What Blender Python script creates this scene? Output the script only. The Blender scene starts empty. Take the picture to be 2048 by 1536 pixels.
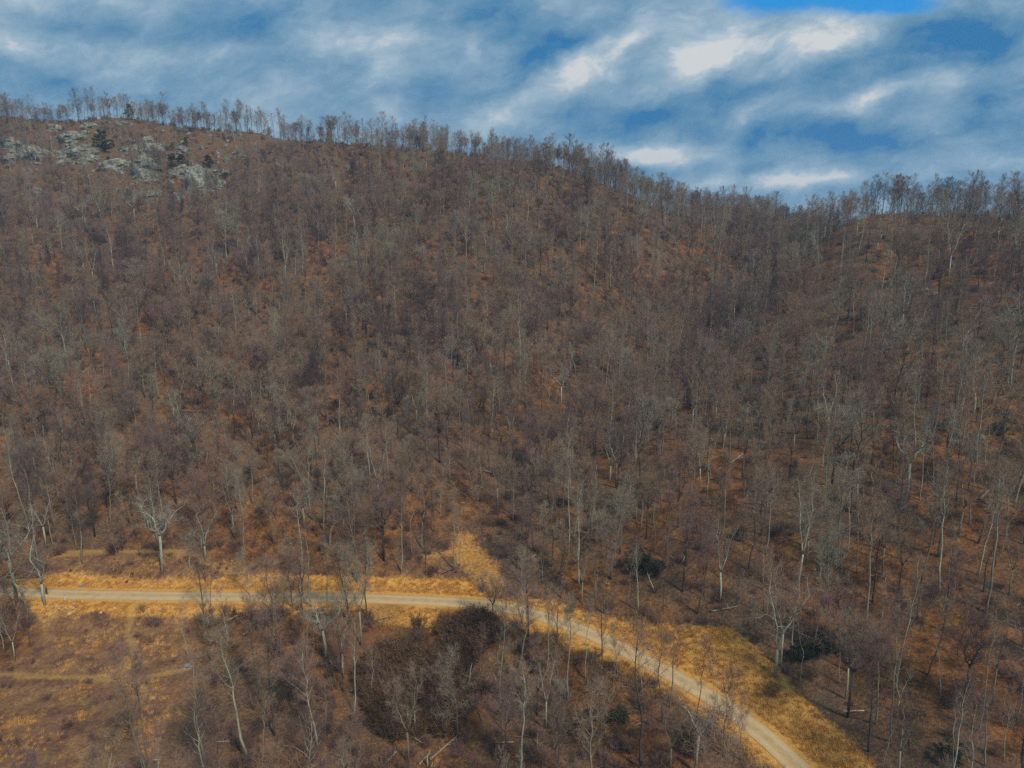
import bpy, math, random
import numpy as np
from mathutils import Vector

R = math.radians
random.seed(7)
rng = np.random.default_rng(7)
scene = bpy.context.scene
col = scene.collection

# ------------------------------------------------------------------ camera
CAMZ = 73.0
PITCH = 12.0
cam_d = bpy.data.cameras.new('camera')
cam_d.lens = 24.0
cam_d.sensor_width = 36.0
cam_d.clip_start = 0.5
cam_d.clip_end = 6000
cam = bpy.data.objects.new('camera', cam_d)
cam.location = (0, 0, CAMZ)
cam.rotation_euler = (R(90 - PITCH), 0, 0)
col.objects.link(cam)
scene.camera = cam

FPX = 2048 * 24 / 36
CP, SP = math.cos(R(PITCH)), math.sin(R(PITCH))


def ray(u, v):
    "direction (x, 1, z) through a point of the photograph"
    a = (u - 1024) / FPX
    b = (768 - v) / FPX
    y = CP + b * SP
    return a / y, (-SP + b * CP) / y


def project(x, y, z):
    z = z - CAMZ
    fwd = y * CP - z * SP
    up = y * SP + z * CP
    return 1024 + FPX * x / fwd, 768 - FPX * up / fwd, fwd


# ------------------------------------------------------------------ sky, sun, exposure
SUN_EL, SUN_AZ = 48.0, 142.0          # azimuth clockwise from +Y (the view direction)
sun_d = bpy.data.lights.new('sun', 'SUN')
sun_d.energy = 3.5
sun_d.angle = R(7)
sun_d.color = (1.0, 0.92, 0.79)
sun = bpy.data.objects.new('sun', sun_d)
d = Vector((math.sin(R(SUN_AZ)) * math.cos(R(SUN_EL)), math.cos(R(SUN_AZ)) * math.cos(R(SUN_EL)), math.sin(R(SUN_EL))))
sun.rotation_euler = d.to_track_quat('Z', 'Y').to_euler()
sun.location = (60, -40, 220)
col.objects.link(sun)

scene.view_settings.view_transform = 'Standard'
scene.view_settings.look = 'None'
scene.view_settings.exposure = 0.0
scene.view_settings.gamma = 1.0
scene.cycles.use_denoising = False
scene.cycles.max_bounces = 5
scene.cycles.sample_clamp_indirect = 2.0
scene.cycles.sample_clamp_direct = 6.0
scene.cycles.diffuse_bounces = 2
scene.cycles.glossy_bounces = 1
scene.cycles.volume_bounces = 0
scene.cycles.transparent_max_bounces = 4
scene.cycles.volume_step_rate = 10

world = bpy.data.worlds.new('World')
scene.world = world
world.use_nodes = True
wt = world.node_tree
wt.nodes.clear()


class NB:
    "small helper to chain shader nodes"
    def __init__(s, tree):
        s.t = tree

    def n(s, kind, **kw):
        o = s.t.nodes.new(kind)
        for k, v in kw.items():
            setattr(o, k, v)
        return o

    def put(s, sock, v):
        if hasattr(v, 'is_output'):
            s.t.links.new(v, sock)
        elif v is not None:
            if isinstance(v, (tuple, list)) and len(v) == 3 and len(sock.default_value) == 4:
                v = (*v, 1.0)
            sock.default_value = v

    def math(s, op, a, b=None, c=None, clamp=False):
        o = s.n('ShaderNodeMath', operation=op, use_clamp=clamp)
        for i, v in enumerate((a, b, c)):
            if v is not None:
                s.put(o.inputs[i], v)
        return o.outputs[0]

    def vmath(s, op, a, b=None):
        o = s.n('ShaderNodeVectorMath', operation=op)
        s.put(o.inputs[0], a)
        if b is not None:
            s.put(o.inputs[1], b)
        return o.outputs['Value'] if op in ('LENGTH', 'DOT_PRODUCT', 'DISTANCE') else o.outputs[0]

    def noise(s, vec, scale, detail=4, rough=0.55, dist=0.0):
        o = s.n('ShaderNodeTexNoise')
        if vec is not None:
            s.put(o.inputs['Vector'], vec)
        o.inputs['Scale'].default_value = scale
        o.inputs['Detail'].default_value = detail
        o.inputs['Roughness'].default_value = rough
        o.inputs['Distortion'].default_value = dist
        return o.outputs

    def remap(s, v, a, b, c=0.0, d=1.0, smooth=False):
        o = s.n('ShaderNodeMapRange')
        o.interpolation_type = 'SMOOTHSTEP' if smooth else 'LINEAR'
        s.put(o.inputs[0], v)
        for i, q in enumerate((a, b, c, d)):
            o.inputs[i + 1].default_value = q
        return o.outputs[0]

    def mix(s, f, a, b, mode='MIX'):
        o = s.n('ShaderNodeMix', data_type='RGBA', blend_type=mode)
        s.put(o.inputs[0], f)
        s.put(o.inputs[6], a)
        s.put(o.inputs[7], b)
        return o.outputs[2]

    def ramp(s, f, stops):
        o = s.n('ShaderNodeValToRGB')
        s.put(o.inputs[0], f)
        e = o.color_ramp.elements
        while len(e) < len(stops):
            e.new(0.5)
        for el, (p, c) in zip(e, stops):
            el.position = p
            el.color = (*c, 1.0)
        return o.outputs[0]


def srgb(r, g, b):
    f = lambda c: (c / 255 / 12.92) if c <= 10.3 else ((c / 255 + 0.055) / 1.055) ** 2.4
    return (f(r), f(g), f(b))


w = NB(wt)
SKY = 0.1
nish = w.n('ShaderNodeTexSky', sky_type='NISHITA', sun_disc=False)
nish.sun_elevation = R(SUN_EL)
nish.sun_rotation = R(SUN_AZ)
tc = w.n('ShaderNodeTexCoord')
sep = w.n('ShaderNodeSeparateXYZ')
wt.links.new(tc.outputs['Generated'], sep.inputs[0])
X, Y, Z = sep.outputs
ay = w.math('MAXIMUM', w.math('ABSOLUTE', Y), 0.12)
ca = w.math('DIVIDE', X, ay)
ce = w.math('DIVIDE', Z, ay)
cmb = w.n('ShaderNodeCombineXYZ')
w.put(cmb.inputs[0], ca)
w.put(cmb.inputs[1], ce)
flat = cmb.outputs[0]
# a cloud layer overhead: perspective-stretched coordinates
den = w.math('ADD', w.math('MAXIMUM', Z, 0.0), 0.16)
cmb2 = w.n('ShaderNodeCombineXYZ')
w.put(cmb2.inputs[0], w.math('DIVIDE', X, den))
w.put(cmb2.inputs[1], w.math('DIVIDE', Y, den))
lay = cmb2.outputs[0]
wn = w.noise(w.vmath('MULTIPLY', flat, (1.0, 1.5, 1.0)), 3.0, 5, 0.6)['Color']
warp = w.vmath('MULTIPLY', w.vmath('SUBTRACT', wn, (0.5, 0.5, 0.5)), (0.10, 0.06, 0.0))
wn2 = w.noise(w.vmath('MULTIPLY', flat, (1.0, 1.5, 1.0)), 9.0, 7, 0.6)['Color']
warp2 = w.vmath('MULTIPLY', w.vmath('SUBTRACT', wn2, (0.5, 0.5, 0.5)), (0.055, 0.04, 0.0))
pos = w.vmath('ADD', w.vmath('ADD', flat, warp), warp2)


def blobs(lst):
    tot = None
    for (u, v, su, sv, wt_, *ang) in lst:
        a, e = ray(u, v)
        d_ = w.vmath('SUBTRACT', pos, (a, e, 0))
        if ang:
            c_, s_ = math.cos(R(ang[0])), math.sin(R(ang[0]))
            m1 = w.math('MULTIPLY', w.vmath('DOT_PRODUCT', d_, (c_, s_, 0)), FPX / su)
            m2 = w.math('MULTIPLY', w.vmath('DOT_PRODUCT', d_, (-s_, c_, 0)), FPX / sv)
            ln = w.math('SQRT', w.math('ADD', w.math('MULTIPLY', m1, m1), w.math('MULTIPLY', m2, m2)))
        else:
            ln = w.vmath('LENGTH', w.vmath('MULTIPLY', d_, (FPX / su, FPX / sv, 0)))
        val = w.remap(ln, 0.0, 2.5, wt_, 0.0, smooth=True)
        tot = val if tot is None else w.math('ADD', tot, val)
    return tot


bright = blobs([(1400, 125, 75, 26, .48, 28), (1370, 90, 130, 40, .26, 15), (1170, 145, 130, 22, .42, 32), (1060, 200, 110, 16, .30, 25), (800, 85, 130, 22, .28), (775, 140, 50, 40, .36),
                (650, 88, 80, 22, .28), (1560, 110, 60, 40, .30, 40), (1650, 85, 90, 22, .34, 40), (1740, 50, 110, 18, .22, 35), (1320, 294, 60, 16, .50), (1280, 306, 80, 16, .28), (1520, 360, 110, 14, .46), (1640, 356, 80, 12, .36),
                (1840, 168, 90, 14, .40, 12), (1750, 188, 90, 12, .30, 20), (1510, 235, 60, 14, .30, 35), (1470, 262, 60, 14, .2, 30), (300, 125, 150, 26, .22), (110, 105, 110, 26, .24),
                (220, 10, 150, 22, .26), (960, 236, 110, 16, .30), (2010, 320, 110, 12, .34), (1400, 325, 60, 12, .2),
                (1960, 25, 80, 22, .16), (420, 108, 60, 14, .2), (1980, 150, 60, 14, .16)])
dark = blobs([(1650, 268, 110, 18, .52), (1660, 285, 150, 26, .20), (1210, 232, 150, 20, .36), (1060, 128, 90, 20, .36, 28), (1030, 60, 110, 22, .26),
              (110, 150, 190, 24, .16), (480, 75, 190, 34, .24), (1790, 105, 130, 24, .34, 22), (1950, 95, 120, 36, .26, 15),
              (1440, 195, 130, 14, .28, 12), (1820, 305, 110, 18, .28), (1760, 385, 120, 14, .20), (120, 48, 150, 18, .14),
              (860, 185, 50, 24, .26), (1990, 235, 100, 20, .20), (1390, 338, 100, 12, .20), (1250, 265, 90, 14, .2), (1290, 120, 30, 30, .16, 30), (1480, 150, 50, 18, .16, 35)])


def billow(scale, amp):
    o = w.n('ShaderNodeTexVoronoi', feature='SMOOTH_F1', voronoi_dimensions='2D')
    o.inputs['Scale'].default_value = scale
    o.inputs['Smoothness'].default_value = 0.8
    o.inputs['Detail'].default_value = 3.0
    w.put(o.inputs['Vector'], skew)
    return w.math('MULTIPLY', w.math('SUBTRACT', 0.42, o.outputs['Distance']), amp)


# cloud heads lean a little to the right
skc = w.n('ShaderNodeCombineXYZ')
sp2 = w.n('ShaderNodeSeparateXYZ')
w.put(sp2.inputs[0], pos)
w.put(skc.inputs[0], w.math('SUBTRACT', sp2.outputs[0], w.math('MULTIPLY', sp2.outputs[1], 0.6)))
w.put(skc.inputs[1], w.math('MULTIPLY', sp2.outputs[1], 1.75))
skew = skc.outputs[0]
bil = w.math('ADD', billow(5.0, 0.26), billow(12.0, 0.24))
gap = blobs([(1660, 2, 120, 22, .9), (1790, 8, 60, 16, .5), (1500, -5, 60, 14, .4), (1050, 70, 40, 10, .3), (1850, 402, 80, 10, .3)])
base = w.noise(skew, 2.6, 10, 0.60)['Fac']
fine = w.noise(skew, 10.0, 10, 0.66)['Fac']
val = w.math('ADD', w.math('MULTIPLY', w.math('SUBTRACT', base, 0.5), 0.75), w.math('MULTIPLY', w.math('SUBTRACT', fine, 0.5), 1.2))
val = w.math('ADD', val, bil)
val = w.math('ADD', w.math('ADD', val, 0.60), w.math('MULTIPLY', w.math('SUBTRACT', bright, dark), 0.80))
cloud = w.ramp(val, [(0.0, srgb(46, 116, 170)), (0.16, srgb(84, 134, 172)), (0.36, srgb(110, 150, 180)), (0.56, srgb(136, 167, 190)),
                     (0.78, srgb(168, 189, 204)), (0.95, srgb(214, 217, 217))])
c10 = w.vmath('MULTIPLY', cloud, (1 / SKY, 1 / SKY, 1 / SKY))
blue = w.mix(1.0, nish.outputs[0], (0.02, 1.0, 1.7, 1), 'MULTIPLY')
gapf = w.remap(w.math('ADD', gap, w.math('MULTIPLY', w.math('SUBTRACT', fine, 0.5), 0.5)), 0.15, 0.85, 0.0, 0.9, smooth=True)
skyc = w.mix(gapf, c10, blue)
bg = w.n('ShaderNodeBackground')
w.put(bg.inputs[0], skyc)
bg.inputs[1].default_value = SKY
wo = w.n('ShaderNodeOutputWorld')
wt.links.new(bg.outputs[0], wo.inputs[0])

# ------------------------------------------------------------------ terrain height
# (u, v, horizontal distance) of points of bare ground seen in the photograph
CP_PIX = [
    # left column
    (0, 1536, 88), (0, 1350, 112), (0, 1183, 133), (0, 1080, 146), (0, 1000, 160), (0, 850, 190), (0, 700, 240), (0, 450, 350), (0, 300, 440), (0, 232, 500),
    (250, 1536, 87), (250, 1350, 111), (250, 1190, 131), (250, 1080, 146), (250, 1000, 158), (250, 850, 192), (250, 700, 240), (250, 450, 348), (250, 300, 437), (250, 236, 488),
    (500, 1536, 91), (500, 1380, 108), (500, 1193, 130.5), (500, 1100, 144), (500, 980, 161), (500, 850, 193), (500, 700, 240), (500, 450, 345), (500, 300, 430), (500, 264, 455),
    (760, 1536, 94), (760, 1400, 109), (760, 1198, 130), (760, 1090, 144), (760, 850, 193), (760, 700, 238), (760, 450, 342), (760, 330, 408), (760, 290, 438),
    (930, 1536, 95), (930, 1400, 109), (930, 1205, 127.7), (930, 1120, 141), (1000, 1050, 150), (1000, 900, 184), (1000, 700, 240), (1000, 450, 338), (1000, 318, 420),
    (375, 251, 474), (625, 278, 446), (880, 304, 430), (1125, 340, 414),
    (1130, 1536, 90), (1130, 1400, 106), (1130, 1246, 120), (1180, 1150, 132), (1150, 910, 190),
    (1290, 1536, 87), (1290, 1425, 97), (1290, 1322, 108), (1290, 1230, 118), (1290, 1100, 134), (1280, 900, 180), (1290, 775, 236), (1250, 500, 330), (1250, 388, 405),
    (1400, 1380, 100), (1500, 1450, 91.6), (1600, 1536, 83), (1400, 1290, 109), (1500, 1340, 101), (1600, 1400, 95), (1430, 630, 305), (1400, 515, 345), (1370, 436, 405),
    (1540, 520, 352), (1500, 1100, 126), (1500, 900, 163), (1600, 720, 218), (1690, 560, 262), (1700, 450, 298), (1590, 474, 405),
    (1800, 1536, 79), (1800, 1200, 108), (1800, 900, 146), (1800, 700, 198), (1800, 520, 262), (1800, 432, 292),
    (2048, 1536, 76), (2048, 1200, 102.7), (2048, 900, 140), (2048, 600, 208), (2048, 437, 280),
]
cps = []
for (u, v, r) in CP_PIX:
    a, b = ray(u, v)
    cps.append((a * r, r, CAMZ + b * r))
# far side of the ridges and lands outside the frame
for (u, v, r) in [(0, 232, 500), (250, 236, 488), (500, 264, 455), (760, 290, 438), (1000, 318, 420), (1250, 388, 405), (1370, 436, 405), (1700, 450, 298), (1800, 432, 292), (2048, 437, 280)]:
    a, b = ray(u, v)
    z = CAMZ + b * r
    cps.append((a * (r + 45), r + 45, z - 14))
    cps.append((a * (r + 130), r + 130, z - 55))
for (x, y, z) in [(-480, 500, 162), (-480, 400, 120), (-330, 240, 38), (-300, 130, 0), (-300, 60, -8), (-300, -100, -14), (0, -100, -16), (0, 20, -14), (300, -100, 0),
                  (150, 40, -2), (300, 60, 22), (330, 160, 58), (330, 280, 88), (500, 300, 95), (560, 100, 60), (600, 500, 60),
                  (-650, 600, 130), (-700, 200, 20), (-700, -100, -10), (650, -100, 20),
                  (260, 620, 55), (200, 1250, 60), (-600, 1250, 60), (900, 1250, 60), (-600, 900, 70)]:
    cps.append((x, y, z))
for (u, v, r) in [(1300, 440, 900), (1380, 412, 900), (1440, 410, 890), (1500, 420, 880), (1570, 436, 870), (1640, 455, 860), (1750, 490, 850)]:
    a, b = ray(u, v)
    cps.append((a * r, r, CAMZ + b * r))
    cps.append((a * (r - 130), r - 130, CAMZ + b * r - 62))
    cps.append((a * (r + 120), r + 120, CAMZ + b * r - 60))
cps = np.array(cps, float)


def tps_fit(P, lam=0.4):
    x = P[:, :2] / 100.0
    n = len(x)
    d2 = ((x[:, None] - x[None]) ** 2).sum(-1)
    K = np.where(d2 > 0, 0.5 * d2 * np.log(d2 + 1e-12), 0) + np.eye(n) * lam * 1e-3
    A = np.zeros((n + 3, n + 3))
    A[:n, :n] = K
    A[:n, n] = 1
    A[:n, n + 1:] = x
    A[n, :n] = 1
    A[n + 1:, :n] = x.T
    return np.linalg.solve(A, np.concatenate([P[:, 2], [0, 0, 0]]))


TW = tps_fit(cps)


def tps_eval(X, Y):
    out = TW[len(cps)] + TW[len(cps) + 1] * X / 100 + TW[len(cps) + 2] * Y / 100
    for (cx, cy, _), wgt in zip(cps, TW):
        d2 = ((X - cx) / 100) ** 2 + ((Y - cy) / 100) ** 2
        out = out + wgt * 0.5 * d2 * np.log(d2 + 1e-12)
    return out


def vnoise(X, Y, scale, seed):
    "smooth value noise, -1..1"
    g = np.random.default_rng(seed).uniform(-1, 1, (256, 256))
    x, y = X / scale, Y / scale
    xi, yi = np.floor(x).astype(int), np.floor(y).astype(int)
    fx, fy = x - xi, y - yi
    fx, fy = fx * fx * (3 - 2 * fx), fy * fy * (3 - 2 * fy)
    G = lambda i, j: g[i % 256, j % 256]
    return ((G(xi, yi) * (1 - fx) + G(xi + 1, yi) * fx) * (1 - fy) + (G(xi, yi + 1) * (1 - fx) + G(xi + 1, yi + 1) * fx) * fy)


def axis(knots):
    out = [knots[0][0]]
    for (a, s), (b, _) in zip(knots[:-1], knots[1:]):
        n = max(1, round((b - a) / s))
        out += list(a + (b - a) * np.arange(1, n + 1) / n)
    return np.array(out)


GX = axis([(-900, 25), (-480, 6), (-130, 1.1), (130, 6), (480, 25), (900, 1)])
GY = axis([(-200, 20), (60, 1.1), (165, 2.2), (300, 3), (520, 12), (1400, 1)])
MX, MY = np.meshgrid(GX, GY, indexing='ij')
HZ = tps_eval(MX, MY)
far = np.clip((MY - 135) / 60, 0, 1)
HZ = HZ + far * ((vnoise(MX, MY, 38, 1) * 1.1 + vnoise(MX, MY, 15, 2) * 0.7) * np.clip((470 - MY) / 120, 0.25, 1) + vnoise(MX, MY, 6, 3) * 0.35)
HZ = HZ + (1 - far) * (vnoise(MX, MY, 9, 4) * 0.22 + vnoise(MX, MY, 3.2, 5) * 0.1)
# gullies running down the slope
HZ = HZ - far * 1.6 * np.maximum(0, vnoise(MX + MY * 0.15, MY * 0.25, 16, 6)) ** 2 * 2


def sample(field, x, y):
    x, y = np.asarray(x, float), np.asarray(y, float)
    i = np.clip(np.searchsorted(GX, x) - 1, 0, len(GX) - 2)
    j = np.clip(np.searchsorted(GY, y) - 1, 0, len(GY) - 2)
    fx = np.clip((x - GX[i]) / (GX[i + 1] - GX[i]), 0, 1)
    fy = np.clip((y - GY[j]) / (GY[j + 1] - GY[j]), 0, 1)
    return (field[i, j] * (1 - fx) + field[i + 1, j] * fx) * (1 - fy) + (field[i, j + 1] * (1 - fx) + field[i + 1, j + 1] * fx) * fy


def ground(x, y):
    return sample(HZ, x, y)


def hit(u, v, rmax=620.0):
    "ground point seen at a point of the photograph"
    a, b = ray(u, v)
    r = np.arange(70, rmax, 0.5)
    below = CAMZ + b * r < ground(a * r, r)
    k = int(np.argmax(below)) if below.any() else len(r) - 1
    rr = r[k] - 0.25
    return float(a * rr), float(rr), float(ground(a * rr, rr))


# the road's centre line, flattened into the terrain
ROAD_PIX = [(-260, 1176), (0, 1183), (150, 1189), (400, 1193), (600, 1195), (760, 1198), (930, 1206), (1010, 1216), (1080, 1232), (1180, 1268), (1290, 1322), (1400, 1382), (1500, 1450), (1590, 1530), (1690, 1640)]
rp = []
for (u, v) in ROAD_PIX:
    a, b = ray(u, v)
    r = CAMZ / -b
    rp.append((a * r, r))
rp = np.array(rp)


def catmull(P, n=24):
    P = np.vstack([2 * P[0] - P[1], P, 2 * P[-1] - P[-2]])
    out = []
    for i in range(1, len(P) - 2):
        for t in np.arange(n) / n:
            p0, p1, p2, p3 = P[i - 1], P[i], P[i + 1], P[i + 2]
            out.append(0.5 * (2 * p1 + (p2 - p0) * t + (2 * p0 - 5 * p1 + 4 * p2 - p3) * t * t + (3 * p1 - p0 - 3 * p2 + p3) * t ** 3))
    out.append(P[-2])
    return np.array(out)


ROAD = catmull(rp)


def dist_line(x, y, L):
    x, y = np.asarray(x, float), np.asarray(y, float)
    best = np.full(x.shape, 1e9)
    for p, q in zip(L[:-1], L[1:]):
        dx, dy = q - p
        t = np.clip(((x - p[0]) * dx + (y - p[1]) * dy) / (dx * dx + dy * dy + 1e-9), 0, 1)
        best = np.minimum(best, np.hypot(x - p[0] - t * dx, y - p[1] - t * dy))
    return best


near = (MY > 60) & (MY < 175) & (np.abs(MX) < 200)
DR = np.full(MX.shape, 1e3)
DR[near] = dist_line(MX[near], MY[near], ROAD[::4])
k = np.clip((DR - 3.2) / 5.0, 0, 1)
k = k * k * (3 - 2 * k)
ROADZ = 0.0
HZ = HZ * k + ROADZ * (1 - k)


def world_poly(pix):
    return np.array([hit(u, v)[:2] for (u, v) in pix])


def inside(x, y, P):
    x, y = np.asarray(x, float), np.asarray(y, float)
    c = np.zeros(x.shape, bool)
    j = len(P) - 1
    for i in range(len(P)):
        xi, yi, xj, yj = *P[i], *P[j]
        if yi != yj:
            c ^= ((yi > y) != (yj > y)) & (x < (xj - xi) * (y - yi) / (yj - yi) + xi)
        j = i
    return c


# ------------------------------------------------------------------ ground cover zones
Z_CLEAR = world_poly([(1040, 1200), (1110, 1215), (1200, 1238), (1290, 1248), (1350, 1252), (1462, 1252), (1522, 1305), (1575, 1362), (1628, 1415), (1700, 1485), (1775, 1570),
                      (1640, 1600), (1590, 1530), (1500, 1450), (1400, 1382), (1290, 1322), (1180, 1268), (1080, 1232)])
Z_BANK = world_poly([(95, 1112), (250, 1098), (420, 1108), (560, 1150), (700, 1168), (780, 1150), (860, 1090), (935, 1150), (950, 1205), (600, 1196), (100, 1188)])
Z_STRIP = world_poly([(0, 1165), (140, 1150), (300, 1172), (560, 1150), (740, 1155), (930, 1158), (950, 1175), (1000, 1215), (990, 1222), (930, 1245), (830, 1250), (750, 1235),
                      (740, 1210), (560, 1208), (430, 1225), (260, 1222), (130, 1206), (0, 1198)])
Z_GULLY = world_poly([(862, 1112), (905, 1095), (905, 1062), (945, 1066), (985, 1110), (1008, 1145), (1016, 1182), (960, 1184), (925, 1145), (900, 1116)])
Z_FIELD = world_poly([(40, 1215), (120, 1205), (400, 1205), (392, 1300), (400, 1350), (380, 1420), (330, 1480), (300, 1560), (-60, 1560), (-60, 1345), (30, 1330), (70, 1270)])
Z_THICK = world_poly([(735, 1262), (790, 1232), (870, 1235), (980, 1262), (975, 1330), (950, 1400), (900, 1470), (790, 1475), (740, 1400), (725, 1310)])
Z_CLAY = world_poly([(1250, 1262), (1330, 1250), (1450, 1258), (1478, 1272), (1400, 1268), (1330, 1276), (1290, 1290)])
TRAILS = [catmull(world_poly(t), 8) for t in (
    [(268, 1208), (262, 1240), (256, 1270), (268, 1295), (252, 1325), (246, 1362), (290, 1357), (330, 1345), (372, 1338)],
    [(246, 1362), (288, 1372), (285, 1400)],
    [(-40, 1345), (60, 1352), (160, 1356), (246, 1360)],
    [(398, 1122), (430, 1132), (465, 1148), (500, 1166), (560, 1180)],
    [(862, 1112), (900, 1104), (926, 1100)],
    [(120, 1108), (220, 1102), (330, 1104), (398, 1110)],
)]
VX, VY = MX.ravel(), MY.ravel()
nearv = (VY > 55) & (VY < 190) & (np.abs(VX) < 220)


def soft(P, edge):
    "1 inside a polygon, fading over edge metres"
    out = np.zeros(VX.shape)
    x, y = VX[nearv], VY[nearv]
    ins = inside(x, y, P)
    dd = dist_line(x, y, np.vstack([P, P[:1]]))
    out[nearv] = np.where(ins, np.clip(0.5 + dd / edge, 0, 1), np.clip(0.5 - dd / edge, 0, 1))
    return out


droad = np.full(VX.shape, 1e3)
droad[nearv] = dist_line(VX[nearv], VY[nearv], ROAD)
dtrail = np.full(VX.shape, 1e3)
for t in TRAILS:
    dtrail[nearv] = np.minimum(dtrail[nearv], dist_line(VX[nearv], VY[nearv], t))
z_grass = np.clip(soft(Z_CLEAR, 2.0) + soft(Z_STRIP, 2.0) * 0.85 + soft(Z_FIELD, 3) * 0.20 + soft(Z_BANK, 4) * 0.22 + np.clip(1.5 - droad / 4.5, 0, 1) * 0.9, 0, 1)
z_clay = np.clip(soft(Z_GULLY, 3.5) + soft(Z_CLAY, 1.5), 0, 1)
z_trail = np.clip(1.6 - dtrail / 0.8, 0, 1)
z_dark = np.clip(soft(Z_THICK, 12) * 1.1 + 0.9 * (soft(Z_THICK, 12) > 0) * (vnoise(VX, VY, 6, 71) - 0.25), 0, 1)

# ------------------------------------------------------------------ materials


def new_mat(name, rough=0.9, spec=0.2):
    m = bpy.data.materials.new(name)
    m.use_nodes = True
    m.node_tree.nodes.clear()
    b = NB(m.node_tree)
    p = b.n('ShaderNodeBsdfPrincipled')
    p.inputs['Roughness'].default_value = rough
    p.inputs['Specular IOR Level'].default_value = spec
    o = b.n('ShaderNodeOutputMaterial')
    m.node_tree.links.new(p.outputs[0], o.inputs[0])
    return m, b, p


def bump(b, p, h, strength, dist):
    o = b.n('ShaderNodeBump')
    o.inputs['Strength'].default_value = strength
    o.inputs['Distance'].default_value = dist
    b.put(o.inputs['Height'], h)
    b.t.links.new(o.outputs[0], p.inputs['Normal'])


def geo_pos(b):
    return b.n('ShaderNodeNewGeometry').outputs['Position']


def mat_ground():
    m, b, p = new_mat('leaf_litter_and_dry_grass', 0.95, 0.1)
    P = geo_pos(b)
    at = b.n('ShaderNodeVertexColor', layer_name='zone')
    s = b.n('ShaderNodeSeparateColor')
    b.put(s.inputs[0], at.outputs[0])
    zg, zc, zd = s.outputs[0], s.outputs[1], s.outputs[2]
    at2 = b.n('ShaderNodeVertexColor', layer_name='zone2')
    s2 = b.n('ShaderNodeSeparateColor')
    b.put(s2.inputs[0], at2.outputs[0])
    zt, zh, zf = s2.outputs[0], s2.outputs[1], s2.outputs[2]
    n1 = b.noise(P, 0.035, 5, 0.6)['Fac']
    n2 = b.noise(P, 0.35, 6, 0.65)['Fac']
    n3 = b.noise(P, 1.9, 5, 0.7)['Fac']
    n4 = b.noise(P, 7.0, 3, 0.7)['Fac']
    lit = b.ramp(b.math('ADD', b.math('MULTIPLY', n2, 0.55), b.math('MULTIPLY', n3, 0.45)),
                 [(0.34, (0.042, 0.023, 0.012)), (0.46, (0.125, 0.056, 0.024)), (0.55, (0.26, 0.112, 0.036)), (0.69, (0.44, 0.21, 0.062))])
    brown = b.ramp(n3, [(0.3, (0.060, 0.042, 0.030)), (0.5, (0.130, 0.086, 0.056)), (0.7, (0.24, 0.165, 0.10))])
    c = b.mix(b.remap(n1, 0.42, 0.60, 0, 0.8, True), lit, brown)
    # higher up the hill: browner, stonier
    c = b.mix(b.math('MULTIPLY', zh, b.remap(n2, 0.4, 0.6, 0.25, 0.75)), c, brown)
    field = b.ramp(b.math('ADD', b.math('MULTIPLY', n2, 0.6), b.math('MULTIPLY', n3, 0.4)),
                   [(0.30, (0.075, 0.042, 0.030)), (0.44, (0.165, 0.085, 0.048)), (0.54, (0.27, 0.140, 0.062)), (0.70, (0.44, 0.27, 0.11))])
    c = b.mix(zf, c, field)
    purp = b.remap(b.noise(P, 0.11, 4, 0.6)['Fac'], 0.56, 0.68, 0, 0.55, True)
    c = b.mix(b.math('MULTIPLY', purp, zf), c, (0.20, 0.095, 0.085))
    grass = b.ramp(b.math('ADD', b.math('MULTIPLY', n2, 0.35), b.math('MULTIPLY', n3, 0.65)),
                   [(0.28, (0.38, 0.16, 0.03)), (0.42, (0.60, 0.28, 0.055)), (0.55, (0.70, 0.38, 0.095)), (0.72, (0.78, 0.48, 0.16))])
    gf = b.math('ADD', zg, b.math('MULTIPLY', b.math('SUBTRACT', n2, 0.5), 0.9))
    gf = b.math('ADD', gf, b.math('MULTIPLY', b.math('SUBTRACT', n3, 0.5), 0.5))
    c = b.mix(b.remap(gf, 0.3, 0.75, 0, 1, True), c, grass)
    clay = b.ramp(n3, [(0.3, (0.28, 0.115, 0.03)), (0.5, (0.48, 0.23, 0.06)), (0.72, (0.66, 0.38, 0.12))])
    cf = b.math('ADD', zc, b.math('MULTIPLY', b.math('SUBTRACT', n2, 0.5), 1.6))
    cf = b.math('ADD', cf, b.math('MULTIPLY', b.math('SUBTRACT', n3, 0.5), 1.0))
    c = b.mix(b.remap(cf, 0.35, 1.05, 0, 0.9, True), c, clay)
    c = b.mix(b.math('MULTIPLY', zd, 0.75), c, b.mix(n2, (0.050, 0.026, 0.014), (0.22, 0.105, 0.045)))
    tf = b.math('ADD', zt, b.math('MULTIPLY', b.math('SUBTRACT', n3, 0.5), 0.9))
    c = b.mix(b.remap(tf, 0.35, 1.0, 0, 0.6, True), c, (0.46, 0.27, 0.085))
    c = b.mix(1.0, c, b.ramp(n4, [(0.2, (0.62, 0.6, 0.6)), (0.5, (0.95, 0.95, 0.95)), (0.8, (1.25, 1.25, 1.22))]), 'MULTIPLY')
    b.put(p.inputs['Base Color'], c)
    hh = b.math('ADD', b.math('MULTIPLY', n3, 0.6), b.math('MULTIPLY', n4, 0.25))
    bump(b, p, hh, 0.9, 0.5)
    return m


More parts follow.
